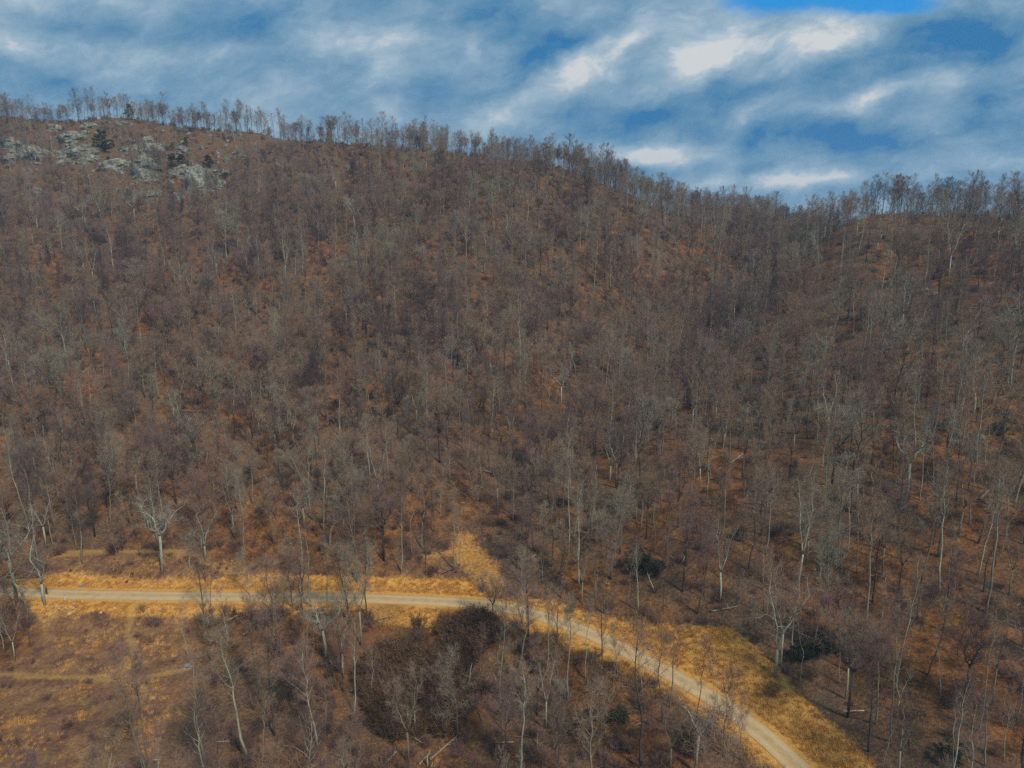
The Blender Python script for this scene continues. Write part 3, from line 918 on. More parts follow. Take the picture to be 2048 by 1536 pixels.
# trees one can single out in the photograph: (u, v of the foot, v of the top, kind, label)
PLACED = [
    (33, 1205, 1040, 'twisted', 'large pale spreading bare tree beside the gravel road at the left edge of the photo'),
    (56, 1226, 1070, 'twisted', 'gnarled bare tree just below the gravel road, right of the leftmost roadside tree'),
    (90, 1207, 1055, 'twisted', 'pale bare tree with drooping limbs on the road shoulder next to the walking person'),
    (30, 1322, 1215, 'forked', 'small pale forked tree at the left edge of the weedy field'),
    (8, 1300, 1190, 'round', 'dark bushy bare tree in the clump left of the weedy field'),
    (60, 1290, 1205, 'slender', 'slender dark tree in the clump at the left side of the field'),
    (325, 1146, 1005, 'twisted', 'pale gnarled tree with a thick trunk standing alone on the bank above the road'),
    (379, 1135, 1062, 'twisted', 'short broken pale tree right of the lone thick-trunked tree above the road'),
    (410, 1122, 1010, 'twisted', 'gnarled pale-limbed tree beside the start of the small trail above the road'),
    (190, 1074, 975, 'round', 'dark-limbed bare tree at the forest edge above the left end of the road bank'),
    (165, 1128, 975, 'tall', 'tall straight tree on the bank above the left road, right one of two'),
    (154, 1098, 960, 'tall', 'tall straight tree on the bank above the left road, left one of two'),
    (241, 1134, 1070, 'slender', 'slender sapling on the open bank above the road'),
    (248, 1070, 990, 'slender', 'slim upright tree on the orange slope above the open bank'),
    (277, 992, 905, 'twisted', 'pale wide Y-forked tree above the left end of the road'),
    (226, 978, 890, 'twisted', 'pale many-limbed tree left of the wide Y-forked tree'),
    (53, 966, 895, 'twisted', 'whitish wide-limbed gnarled tree on the slope near the left edge'),
    (75, 950, 880, 'twisted', 'whitish upright gnarled tree just right of the wide-limbed one near the left edge'),
    (98, 945, 880, 'twisted', 'smaller whitish gnarled tree, rightmost of the three pale ones near the left edge'),
    (607, 1200, 1075, 'twisted', 'big pale gnarled tree leaning over the middle of the left stretch of gravel road'),
    (585, 1215, 1105, 'round', 'bare bushy tree at the lower road edge left of the big pale gnarled tree'),
    (500, 1190, 1110, 'round', 'dark round-crowned tree on the upper road edge left of the big pale gnarled tree'),
    (408, 1230, 1110, 'tall', 'dark slim-crowned tree just below the road at the right end of the weedy field'),
    (422, 1215, 1120, 'slender', 'slender tree just below the road right of the dark slim-crowned one'),
    (608, 1058, 975, 'twisted', 'pale wide-forked tree above the road, up the slope from the big gnarled tree'),
    (660, 1090, 985, 'twisted', 'pale tree with arching limbs on the slope above the thin part of the road'),
    (377, 1316, 1205, 'slender', 'slim pale pole of a tree beside the grey utility cabinet in the field'),
    (420, 1328, 1200, 'slender', 'slim tree at the edge of the brush right of the utility cabinet'),
    (456, 1290, 1180, 'slender', 'slender tree in the grey brush, second from the field'),
    (803, 1146, 990, 'tall', 'tall pale thick-trunked tree standing on the bank above the straight part of the road'),
    (909, 1140, 985, 'tall', 'tall slim pale tree beside the golden track, the left one of a pair'),
    (920, 1134, 1010, 'slender', 'slender pale tree beside the golden track, the right one of a pair'),
    (850, 1148, 1030, 'slender', 'slender grey tree between the thick-trunked tree and the pair by the golden track'),
    (844, 1096, 960, 'tall', 'tall grey tree at the forest edge left of the golden track'),
    (823, 1108, 985, 'slender', 'slim grey tree at the forest edge above the thick-trunked pale tree'),
    (768, 1120, 990, 'round', 'round-crowned tree at the forest edge left of the thick-trunked pale tree'),
    (734, 1242, 1085, 'tall', 'tall dark-trunked tree at the lower edge of the road left of the brush thicket'),
    (700, 1250, 1095, 'round', 'broad bare tree left of the tall dark-trunked tree at the lower road edge'),
    (715, 1165, 1010, 'round', 'grey broad-crowned tree on the upper edge of the road above the brush thicket'),
    (657, 1235, 1075, 'tall', 'tall grey-crowned tree crossing the road midway between field and thicket'),
    (999, 1418, 1190, 'tall', 'tall very straight pale tree at the right edge of the dark brush thicket'),
    (1036, 1374, 1150, 'tall', 'tall thick greenish-trunked tree just right of the very straight tree by the thicket'),
    (985, 1262, 1160, 'round', 'reddish small bare tree at the lower road edge where the road bends'),
    (1122, 1198, 1050, 'tall', 'tall greenish tree above the road bend with a clear straight bole'),
    (1135, 1400, 1195, 'tall', 'tall grey tree below the road bend, its crown against the road'),
    (1115, 1376, 1180, 'tall', 'tall slim tree below the road bend just left of the grey one crossing the road'),
    (1170, 1358, 1190, 'slender', 'slender grey tree below the road, its top crossing the gravel right of the bend'),
    (1192, 1198, 1090, 'slender', 'slim pale broken-topped tree above the road bend'),
    (1277, 1222, 1080, 'tall', 'tall straight pale tree at the forest edge above the left end of the tan clearing'),
    (1234, 1356, 1260, 'slender', 'small slim tree at the lower road edge right of the bend'),
    (1284, 1388, 1262, 'slender', 'thin dark-topped tree standing against the road below the small utility box'),
    (1036, 1137, 1020, 'slender', 'slim pale tree in the gully right of the golden track'),
    (1056, 1147, 1000, 'tall', 'tall thin tree in the gully just right of the golden track'),
    (962, 1358, 1250, 'slender', 'crooked slender tree inside the dark brush thicket'),
    (1074, 1428, 1290, 'forked', 'pale forked tree below the road bend, the left one of two pale neighbours'),
    (1092, 1455, 1300, 'forked', 'pale forked tree below the road bend, the right one of two pale neighbours'),
    (742, 1402, 1290, 'slender', 'slender pale sapling at the left edge of the dark brush thicket'),
    (1480, 1268, 1160, 'slender', 'slim pale tree at the upper right corner of the tan clearing'),
    (1549, 1353, 1150, 'twisted', 'big pale many-limbed tree leaning left at the right edge of the tan clearing'),
    (1562, 1333, 1135, 'forked', 'big pale forked tree right behind the leaning one at the edge of the tan clearing'),
    (1585, 1314, 1130, 'tall', 'tall pale tree just right of the big forked tree beside the tan clearing'),
    (1629, 1408, 1260, 'slender', 'slim whitish tree with one left limb beside the lower tan clearing'),
    (1601, 1362, 1240, 'slender', 'thin grey tree between the forked giants and the slim whitish tree'),
    (1690, 1400, 1225, 'forked', 'pale forked tree on the slope right of the slim whitish one'),
    (1802, 1333, 1170, 'forked', 'pale forked tree on the lower right slope, uphill of its neighbours'),
    (1754, 1306, 1150, 'tall', 'tall grey tree on the lower right slope left of the pale forked one'),
    (1395, 1227, 1050, 'tall', 'tall greenish tree above the top edge of the tan clearing'),
    (1413, 1234, 1150, 'slender', 'curved slender tree at the top edge of the tan clearing'),
    (1440, 1204, 1040, 'forked', 'double-stemmed V-shaped tree above the tan clearing'),
    (1393, 1437, 1290, 'slender', 'thin dark tree at the lower road edge opposite the tan clearing'),
    (1424, 1457, 1300, 'slender', 'second thin tree at the lower road edge opposite the tan clearing'),
    (1446, 1509, 1335, 'slender', 'dark slender tree below the road, its crown over the gravel'),
    (1482, 1524, 1385, 'slender', 'slender tree at the lower road edge nearest the bottom of the photo'),
    (1342, 1545, 1400, 'forked', 'pale forked tree in the brush below the diagonal part of the road'),
    (1391, 1548, 1400, 'twisted', 'pale twisted tree in the brush below the diagonal part of the road'),
    (1736, 1505, 1280, 'tall', 'very tall slim whitish tree on the lower right slope'),
    (1767, 1526, 1400, 'slender', 'slim pale tree near the bottom right of the very tall whitish one'),
    (1793, 1560, 1390, 'forked', 'thick pale forked tree cut by the bottom edge at the lower right'),
    (1905, 1545, 1390, 'slender', 'slim white tree at the bottom of the right slope'),
    (1969, 1535, 1385, 'tall', 'pale tree pair member at the bottom right, the thicker one'),
    (2008, 1516, 1370, 'slender', 'slim leaning tree near the bottom right corner'),
    (2034, 1442, 1280, 'tall', 'tall pale leaning tree at the right edge low on the slope'),
    (1855, 1350, 1200, 'tall', 'tall grey tree in the middle of the lower right slope'),
    (1818, 1341, 1210, 'slender', 'slender tree just left of the tall grey one on the lower right slope'),
    (1878, 1184, 935, 'tall', 'very tall straight pale tree rising through the right slope'),
    (1956, 1150, 955, 'tall', 'tall straight tree on the right slope, next to the right of the very tall one'),
    (1697, 1102, 955, 'tall', 'tall thin pale-boled tree on the orange part of the right slope'),
    (1644, 936, 815, 'tall', 'tall pale tree high on the right slope above the forest of thin stems'),
    (1637, 1174, 1055, 'forked', 'forked tree with bent stem on the slope above the forked giants'),
    (1673, 1208, 1060, 'tall', 'tall slim tree on the slope to the upper right of the forked giants'),
    (1908, 1192, 1080, 'slender', 'slender dark-footed tree next to the foot of the very tall straight pale tree'),
    (2018, 1190, 1050, 'forked', 'pale forked tree near the right edge halfway down the slope'),
    (1751, 893, 800, 'tall', 'pale leaning tree high on the right slope left of the boulder patch'),
    (1935, 880, 770, 'tall', 'pale tall tree standing in front of the boulder patch'),
    (1925, 700, 600, 'twisted', 'pale wide-limbed gnarled tree on the upper right slope'),
    (1680, 545, 450, 'tall', 'pale straight tree near the top of the right spur'),
    (1497, 445, 398, 'twisted', 'whitish wide-topped tree near the saddle below the skyline'),
    (296, 470, 425, 'twisted', 'whitish wide-topped tree on the slope below the rock outcrops'),
    (165, 525, 470, 'twisted', 'whitish V-shaped tree on the upper left slope'),
    (560, 625, 560, 'forked', 'pale forked tree on the middle left slope'),
    (995, 1024, 890, 'forked', 'tall forked tree above the golden track'),
    (205, 800, 730, 'twisted', 'pale crooked tree on the left slope above the whitish trio'),
]


def solve_h(x, y, z, vt):
    lo, hi = 1.0, 60.0
    for _ in range(30):
        mid = (lo + hi) / 2
        if project(x, y, z + mid)[1] > vt:
            lo = mid
        else:
            hi = mid
    return lo


occ = []
n_placed = 0
r3 = random.Random(3)
cnt = {}
for (u, v, vt, kind, lab) in PLACED:
    x, y, z = hit(u, v)
    h = solve_h(x, y, z, vt)
    opts = KINDS_[kind]
    c = cnt[kind] = cnt.get(kind, -1) + 1
    vi = opts[c % len(opts)]
    if 'pale' in lab and kind == 'tall':
        vi = opts[3]
    if ('pale' in lab or 'whit' in lab) and kind == 'slender':
        vi = opts[1]
    s = h / VAR[vi][3]
    sx = min(1.25, max(s, 0.62 if s < 0.8 else s * 0.85))
    make_tree(vi, x, y, (sx, sx, s), r3.uniform(0, 6.28), (r3.gauss(0, .025), r3.gauss(0, .025)), lab, None)
    occ.append((x, y))
    n_placed += 1

# the forest: jittered grid, thinned by clearings, rocks and chance
step = 4.35
gx = np.arange(-520, 520, step)
gy = np.arange(62, 640, step)
A, B = np.meshgrid(gx, gy, indexing='ij')
FX = (A + rng.uniform(-.5, .5, A.shape) * step).ravel()
FY = (B + rng.uniform(-.5, .5, A.shape) * step).ravel()
keep = np.abs(FX) < FY * 0.86 + 12
FX, FY = FX[keep], FY[keep]
# far mountain beyond the saddle
a_ = rng.uniform(120, 560, 1500)
b_ = rng.uniform(770, 900, 1500)
FX, FY = np.concatenate([FX, a_]), np.concatenate([FY, b_])
# the wood stands closer along the crest
a_ = rng.uniform(-400, 420, 16000)
b_ = rng.uniform(250, 520, 16000)
k_ = np.abs(a_) < b_ * 0.84
a_, b_ = a_[k_], b_[k_]


def sight(x, y, slack):
    ok = np.ones(x.shape, bool)
    zt = ground(x, y) + slack
    for t in np.linspace(0.15, 0.995, 90):
        ok &= (CAMZ + (zt - CAMZ) * t) > ground(x * t, y * t)
    return ok


k_ = sight(a_, b_, 1.0) & ~sight(a_ * 1.035, b_ * 1.035, 1.0)
k_ &= rng.uniform(0, 1, a_.shape) < np.where(a_ > -60, 0.85, 0.55)
FX, FY = np.concatenate([FX, a_[k_]]), np.concatenate([FY, b_[k_]])
print('crest', k_.sum())
FZ = ground(FX, FY)
dens = np.where(FY > 190, 0.74, 0.64) + 0.42 * vnoise(FX, FY, 26, 21) + 0.15 * vnoise(FX, FY, 10, 22)
uu, vv, ff = project(FX, FY, FZ)
rocky = np.exp(-((uu - 250) / 330) ** 2 - ((vv - 340) / 75) ** 2)
dens = dens * (1 - 0.92 * rocky)
hl = np.array([(1580, 480), (1430, 620), (1290, 760), (1150, 900), (1050, 1060)], float)
dens = dens + 0.35 * np.exp(-(dist_line(uu, vv, hl) / 90) ** 2)
topleft = (uu < 700) & (vv < 420)
dens = np.where(topleft, dens * 0.72, dens)
dens = np.where((uu > 1400) & (vv > 750), dens * 1.05, dens)
keep = rng.uniform(0, 1, FX.shape) < np.clip(dens, 0.05, 1)
for P_, k_ in ((Z_CLEAR, 0.02), (Z_GULLY, 0.0), (Z_FIELD, 0.0), (Z_BANK, 0.07), (Z_STRIP, 0.03), (Z_THICK, 0.05)):
    ins = inside(FX, FY, P_)
    keep &= ~ins | (rng.uniform(0, 1, FX.shape) < k_)
dr_ = dist_line(FX, FY, ROAD)
keep &= dr_ > 3.4
# few trees stand in front of the open ground along the diagonal road and the straight beside the thicket
rim = (dr_ < 13) & (uu > 1130) & (uu < 1640) & (FY < np.interp(FX, ROAD[:, 0], ROAD[:, 1]))
keep &= ~rim | (rng.uniform(0, 1, FX.shape) < 0.22)
keep &= ~((uu > 740) & (uu < 1010) & (vv >= 1330)) | (rng.uniform(0, 1, FX.shape) < 0.22)
gd = dist_line(FX, FY, world_poly([(935, 1085), (970, 1125), (1003, 1172)]))
keep &= ~((gd < 7) & (FX < world_poly([(1000, 1150)])[0][0] + 1.5))
keep &= ~((uu > 740) & (uu < 1000) & (vv > 1205) & (vv < 1330)) | (rng.uniform(0, 1, FX.shape) < 0.1)
oc = np.array(occ)
for (ox, oy) in occ:
    keep &= np.hypot(FX - ox, FY - oy) > 2.6


def visible(x, y, z, slack):
    "line of sight from the camera to a tree top, with some slack for other viewpoints"
    ok = np.ones(x.shape, bool)
    zt = z + slack
    for t in np.linspace(0.15, 0.995, 90):
        ok &= (CAMZ + (zt - CAMZ) * t) > ground(x * t, y * t)
    return ok


vis = visible(FX, FY, FZ, 15.0)
keep &= vis
# behind the crest of the left ridge the wood is thin, so that the sky shows between the trunks
hid = ~visible(FX, FY, FZ, 1.0)
keep &= ~hid | (rng.uniform(0, 1, FX.shape) < np.where(uu < 420, 0.40, 0.8))
FX, FY, FZ, uu, vv, ff = [q[keep] for q in (FX, FY, FZ, uu, vv, ff)]
N = len(FX)
# which kind of tree, and how tall
pn = vnoise(FX, FY, 45, 31)
rr = rng.uniform(0, 1, N)
right = (uu > 1200) & (vv > 430)
wts = {'tall': np.where(right, .50, .36), 'round': np.where(right, .13, .28) + .08 * pn, 'forked': np.full(N, .10), 'twisted': np.full(N, .02), 'slender': np.full(N, .22)}
cum = np.zeros(N)
kindidx = np.zeros(N, int)
tot = sum(wts.values())
sel = np.zeros(N, bool)
for kd, wv in wts.items():
    cum = cum + wv / tot
    pick = (~sel) & (rr <= cum)
    kindidx[pick] = np.array(KINDS_[kd])[rng.integers(0, len(KINDS_[kd]), pick.sum())]
    if kd in ('tall', 'forked', 'slender'):      # pale bark is common only on the right slope and near the road
        pale_i = {'tall': 3, 'forked': 7, 'slender': 13}[kd]
        low = pick & (kindidx == pale_i) & ~((uu > 1250) | (vv > 950)) & (rng.uniform(0, 1, N) < .75)
        kindidx[low] = {'tall': 2, 'forked': 8, 'slender': 12}[kd]
    sel |= pick
kindidx[~sel] = KINDS_['tall'][0]
HSC = rng.normal(0.78, 0.18, N).clip(0.36, 1.15)
HSC = np.where((uu < 1300) & (vv < 345), HSC * 0.82, HSC)
HSC = np.where((uu > 1550) & (vv < 480), HSC * 0.8, HSC)
HSC = np.where((uu > 1000) & (uu < 1500) & (vv < 460), HSC * 0.9, HSC)
WSC = HSC * rng.uniform(0.75, 1.2, N)
ROT = rng.uniform(0, 6.28, N)
TLX, TLY = rng.normal(0, .035, N), rng.normal(0, .035, N)

# the largest-looking ones become objects of their own
hts_ = np.array([VAR[i][3] for i in range(len(VAR))])[kindidx] * HSC
size = hts_ / ff
inframe = (uu > 5) & (uu < 2043) & (vv < 1610) & (project(FX, FY, FZ + hts_ * 0.8)[1] < 1525)
order = np.argsort(-np.where(inframe, size, -1))
n_ind = 296 - n_placed
ind = order[:n_ind]
rest = np.setdiff1d(np.arange(N), ind)

LAND = [  # landmark name, u, v of the tree feet
    ('at the bottom edge left of the thicket', 520, 1500), ('in the grey brush right of the field', 500, 1330), ('in the grey brush left of the thicket', 640, 1330),
    ('below the left stretch of road', 620, 1250), ('at the bottom edge under the thicket', 800, 1520), ('right of the bottom of the thicket', 950, 1490),
    ('between thicket and road bend', 1080, 1330), ('in the orange gap under the road bend', 1060, 1480), ('below the road, left of its diagonal', 1200, 1430),
    ('at the bottom edge left of the road', 1240, 1530), ('on the lower side of the diagonal road', 1330, 1460), ('by the bottom end of the road', 1460, 1540),
    ('right of the bottom end of the road', 1720, 1540), ('under the forked giants beside the clearing', 1640, 1350), ('downhill of the very tall whitish tree', 1760, 1440),
    ('at the bottom of the right slope', 1860, 1500), ('in the bottom right corner', 1990, 1480), ('low near the right edge', 1970, 1380),
    ('in the middle of the lower right slope', 1850, 1280), ('uphill from the forked giants', 1680, 1230), ('near the right edge halfway down', 1990, 1240),
    ('above the top edge of the clearing', 1400, 1180), ('by the evergreen bushes above the clearing', 1290, 1160), ('in the gully right of the golden track', 1090, 1150),
    ('on the open bank above the road', 300, 1120), ('at the left edge above the road', 30, 1120), ('in the clump left of the field', 30, 1300), ('at the forest edge left of the golden track', 780, 1090),
    ('above the middle of the left road', 560, 1110), ('uphill from the V-shaped tree', 1440, 1100), ('on the slope right of the V-shaped tree', 1540, 1180),
    ('left of the thin pale-boled tree', 1620, 1100), ('right of the thin pale-boled tree', 1760, 1070), ('uphill from the thin pale-boled tree', 1690, 1000), ('high above the V-shaped tree', 1510, 1040),
    ('left of the very tall straight tree', 1800, 1150), ('right of the very tall straight tree', 1930, 1110), ('uphill from the very tall straight tree', 1860, 1020), ('at the right edge under the boulder patch', 2010, 1030),
    ('between V-shaped tree and evergreen bushes', 1365, 1110), ('uphill from the evergreen bushes', 1280, 1080), ('left of the evergreen bushes', 1200, 1130),
    ('on the weedy field', 250, 1400), ('in the dark thicket', 850, 1330), ('inside the tan clearing', 1400, 1320),
]
ORD = ['leftmost', 'second from left', 'third from left', 'fourth from left', 'fifth from left', 'sixth from left', 'seventh from left', 'eighth from left', 'ninth from left', 'tenth from left',
       'eleventh from left', 'twelfth from left', 'thirteenth from left', 'fourteenth from left', 'fifteenth from left', 'sixteenth from left', 'seventeenth from left', 'eighteenth from left',
       'nineteenth from left', 'twentieth from left'] + ['number %d from left' % q for q in range(21, 60)]
cell = {}
for i in ind:
    b_i = min(range(len(LAND)), key=lambda q: math.hypot(uu[i] - LAND[q][1], (vv[i] - LAND[q][2]) * 1.4))
    cell.setdefault((b_i, VAR[kindidx[i]][0]), []).append(i)
for (q, kd), mem in cell.items():
    mem.sort(key=lambda i: uu[i])
    for j, i in enumerate(mem):
        if len(mem) == 1:
            lab = f'the {ADJ[kd]} bare tree {LAND[q][0]}'
        else:
            lab = f'{ORD[j]} of the {ADJ[kd]} trees {LAND[q][0]}'
        make_tree(int(kindidx[i]), float(FX[i]), float(FY[i]), (float(WSC[i]), float(WSC[i]), float(HSC[i])), float(ROT[i]), (float(TLX[i]), float(TLY[i])), lab, 'bare trees ' + LAND[q][0])


def scatter(name, protos, pts, rots, scs, which, label, cat=None):
    "one object whose geometry nodes set an instance of one of the prototype meshes on every point"
    me_ = bpy.data.meshes.new(name)
    me_.from_pydata(pts.tolist(), [], [])
    at = me_.attributes.new('rot', 'FLOAT_VECTOR', 'POINT')
    at.data.foreach_set('vector', rots.astype(np.float32).ravel())
    at = me_.attributes.new('scl', 'FLOAT_VECTOR', 'POINT')
    at.data.foreach_set('vector', scs.astype(np.float32).ravel())
    at = me_.attributes.new('which', 'INT', 'POINT')
    at.data.foreach_set('value', which.astype(np.int32))
    o = link(name, me_)
    ng = bpy.data.node_groups.new(name, 'GeometryNodeTree')
    ng.interface.new_socket('Geometry', in_out='INPUT', socket_type='NodeSocketGeometry')
    ng.interface.new_socket('Geometry', in_out='OUTPUT', socket_type='NodeSocketGeometry')
    L = ng.links.new
    gi, go = ng.nodes.new('NodeGroupInput'), ng.nodes.new('NodeGroupOutput')

    def attr(nm, ty):
        a_n = ng.nodes.new('GeometryNodeInputNamedAttribute')
        a_n.data_type = ty
        a_n.inputs['Name'].default_value = nm
        return a_n.outputs['Attribute']
    rot, scl, wh = attr('rot', 'FLOAT_VECTOR'), attr('scl', 'FLOAT_VECTOR'), attr('which', 'INT')
    e2r = ng.nodes.new('FunctionNodeEulerToRotation')
    L(rot, e2r.inputs[0])
    jn = ng.nodes.new('GeometryNodeJoinGeometry')
    for k_, obs in enumerate(protos):
        if not (which == k_).any():
            continue
        cmp_ = ng.nodes.new('FunctionNodeCompare')
        cmp_.data_type = 'INT'
        cmp_.operation = 'EQUAL'
        L(wh, cmp_.inputs['A'] if 'A' in cmp_.inputs and cmp_.inputs['A'].type == 'INT' else cmp_.inputs[2])
        cmp_.inputs[3].default_value = k_
        pj = ng.nodes.new('GeometryNodeJoinGeometry')
        for ob in obs:
            oi = ng.nodes.new('GeometryNodeObjectInfo')
            oi.inputs[0].default_value = ob
            L(oi.outputs['Geometry'], pj.inputs[0])
        ip = ng.nodes.new('GeometryNodeInstanceOnPoints')
        L(gi.outputs[0], ip.inputs['Points'])
        L(cmp_.outputs[0], ip.inputs['Selection'])
        L(pj.outputs[0], ip.inputs['Instance'])
        L(e2r.outputs[0], ip.inputs['Rotation'])
        L(scl, ip.inputs['Scale'])
        L(ip.outputs[0], jn.inputs[0])
    L(jn.outputs[0], go.inputs[0])
    md = o.modifiers.new('scatter', 'NODES')
    md.node_group = ng
    tag(o, label, cat, kind='stuff')
    return o


# the prototypes are the first standing tree of each kind
by_mesh = {}
for o in list(col.objects):
    if o.type == 'MESH' and o.parent is not None:
        by_mesh.setdefault(o.data.name, o)
protos = []
for (kd, tm, cm, H) in VAR:
    obs = [by_mesh[q.name] for q in (tm, cm) if q.name in by_mesh]
    if len(obs) < 2:
        print('variant without a standing tree', tm.name)
    protos.append(obs)
alt = {i: i for i in range(len(VAR))}
for i, obs in enumerate(protos):
    if len(obs) < 2:
        alt[i] = next(j for j in range(len(VAR)) if len(protos[j]) == 2 and VAR[j][0] == VAR[i][0])
ki = np.array([alt[int(q)] for q in kindidx[rest]])
scatter('forest', protos, np.stack([FX[rest], FY[rest], FZ[rest]], -1), np.stack([TLX[rest], TLY[rest], ROT[rest]], -1),
        np.stack([WSC[rest], WSC[rest], HSC[rest]], -1), ki, 'bare winter forest of grey and purplish brown trees covering the hillside up to the ridge')
print('TREES', N, 'individual', len(ind) + n_placed, 'rest', len(rest))

# ------------------------------------------------------------------ shrubs, brush and grass


def bush_mesh(name, mat, seed, n=26, h=2.6, spread=1.4, tw=0.035, tn=14):
    r = np.random.default_rng(seed)
    b = MB()
    for _ in range(n):
        an, sp = r.uniform(0, 6.28), r.uniform(0.1, 1) * spread
        p = np.array([math.cos(an) * sp * 0.4, math.sin(an) * sp * 0.4, -0.2])
        q = np.array([math.cos(an) * sp, math.sin(an) * sp, h * r.uniform(.55, 1.0)])
        mid = (p + q) / 2 + r.normal(size=3) * 0.15
        b.tube([p, mid, q], [0.035, 0.022, 0.008], 3, cap=False)
        for _k in range(tn):
            t = r.uniform(0.25, 1)
            s_ = p + (q - p) * t
            dd = unit((q - p) / h * 0.5 + rand_dir(r) * 0.9 + np.array([0, 0, .3]))
            side = unit(np.cross(dd, rand_dir(r))) * tw / 2
            b.add([tuple(s_ - side), tuple(s_ + side), tuple(s_ + dd * r.uniform(.4, .9))], [(0, 1, 2)])
    return b.mesh(name, [mat])


BUSH = [bush_mesh('bare_shrub', M_BRUSH, 1), bush_mesh('bare_shrub', M_BRUSH, 2, 34, 1.7, 1.8), bush_mesh('dark_shrub', M_BRUSH_DARK, 3, 40, 1.9, 1.9, 0.05, 20)]
bush_obs = []
for (u, v, vi, s, lab) in [(310, 1248, 1, 1.3, 'low purplish leafless shrub on the field just below the road'), (285, 1222, 0, 0.8, 'twiggy grey shrub beside the top of the field trail'),
                           (835, 1250, 2, 1.2, 'dark brown bush at the upper edge of the thicket below the road'), (232, 1102, 2, 1.2, 'dark bush on the open bank above the road'),
                           (60, 1255, 0, 1.2, 'grey leafless shrub in the corner between road and field at left'), (890, 1252, 2, 1.1, 'dark brown bush at the upper right edge of the thicket'),
                           (865, 1148, 2, 0.9, 'dark low bush between two pale trees above the road'), (420, 1282, 1, 1.1, 'grey tangled shrub at the right side of the field'),
                           (1540, 1385, 2, 1.0, 'dark low bush at the right edge of the tan clearing'), (300, 1285, 1, 0.9, 'dark round shrub in the middle of the field')]:
    x, y, z = hit(u, v)
    o = link('bare_shrub' if vi < 2 else 'dark_shrub', BUSH[vi], None, (x, y, z))
    o.scale = (s, s, s)
    o.rotation_euler = (0, 0, r3.uniform(0, 6))
    tag(o, lab, 'shrub')
    bush_obs.append(o)
BP = [[next(o for o in bush_obs if o.data == b_)] for b_ in BUSH]


def scatter_pts(n, x0, x1, y0, y1):
    x = rng.uniform(x0, x1, n)
    y = rng.uniform(y0, y1, n)
    k_ = np.abs(x) < y * 0.84 + 8
    return x[k_], y[k_]


def rots_scs(n, lo, hi, tilt=0.1):
    s = rng.uniform(lo, hi, n)
    return np.stack([rng.normal(0, tilt, n), rng.normal(0, tilt, n), rng.uniform(0, 6.28, n)], -1), np.stack([s, s, s * rng.uniform(.8, 1.2, n)], -1)


# understorey over the whole hillside, thick in the brushy ground below the road
x, y = scatter_pts(110000, -440, 440, 72, 500)
pu, pv, _ = project(x, y, ground(x, y))
p_ = (0.11 + 0.16 * np.clip(vnoise(x, y, 14, 41), 0, 1)) * (y < 500)
brushy = (pv > 1225) & (pu > 395) & (pu < 1420)
ru = np.exp(-((pu - 260) / 300) ** 2 - ((pv - 318) / 55) ** 2)
p_ = p_ * (1 - 0.85 * ru)
p_ = np.where(brushy, 0.50 + 0.35 * vnoise(x, y, 6, 42), p_)
p_ = np.where(inside(x, y, Z_FIELD), 0.05 + 0.22 * np.clip(vnoise(x, y, 6, 43), 0, 1), p_)
p_ = np.where(inside(x, y, Z_BANK), 0.20 + 0.3 * np.clip(vnoise(x, y, 5, 44), 0, 1), p_)
p_ = np.where(inside(x, y, Z_CLEAR) | inside(x, y, Z_GULLY), 0.012, p_)
p_ = np.where(inside(x, y, Z_THICK), 0, p_)
p_ = np.where(inside(x, y, Z_STRIP), 0.02, p_)
kk = (rng.uniform(0, 1, x.shape) < p_) & (dist_line(x, y, ROAD) > 4.2)
x, y = x[kk], y[kk]
rt, sc = rots_scs(len(x), 0.45, 1.15)
fld = inside(x, y, Z_FIELD) | inside(x, y, Z_BANK)
sc = np.where(fld[:, None], sc * 0.48, sc)
scatter('undergrowth', BP, np.stack([x, y, ground(x, y)], -1), rt, sc, np.where(rng.uniform(0, 1, len(x)) < .45, 0, 1), 'low leafless undergrowth and saplings between the trees')
nb = len(x)
x = rng.uniform(Z_THICK[:, 0].min() - 4, Z_THICK[:, 0].max() + 4, 3600)
y = rng.uniform(Z_THICK[:, 1].min() - 4, Z_THICK[:, 1].max(), 3600)
ed_ = dist_line(x, y, np.vstack([Z_THICK, Z_THICK[:1]])) * np.where(inside(x, y, Z_THICK), 1, -1)
kk = (ed_ + 5 * vnoise(x, y, 7, 72) > 1) & (rng.uniform(0, 1, x.shape) < 0.34 + 0.6 * vnoise(x, y, 5, 45))
x, y = x[kk], y[kk]
rt, sc = rots_scs(len(x), 0.5, 1.6)
scatter('thicket', BP, np.stack([x, y, ground(x, y)], -1), rt, sc, np.where(rng.uniform(0, 1, len(x)) < .72, 2, 0), 'dark brown brush thicket filling the hollow below the road')
print('BUSHES', nb, len(x))

# dry grass tufts


def tuft_mesh(seed):
    r = np.random.default_rng(seed)
    b = MB()
    for _ in range(34):
        an, sp = r.uniform(0, 6.28), r.uniform(0, .45)
        p = np.array([math.cos(an) * sp, math.sin(an) * sp, -0.05])
        d_ = unit(np.array([r.normal() * .45, r.normal() * .45, 1]))
        side = unit(np.cross(d_, rand_dir(r))) * 0.022
        b.add([tuple(p - side), tuple(p + side), tuple(p + d_ * r.uniform(.35, .85))], [(0, 1, 2)])
    return b.mesh('grass_tuft', [M_GRASS])


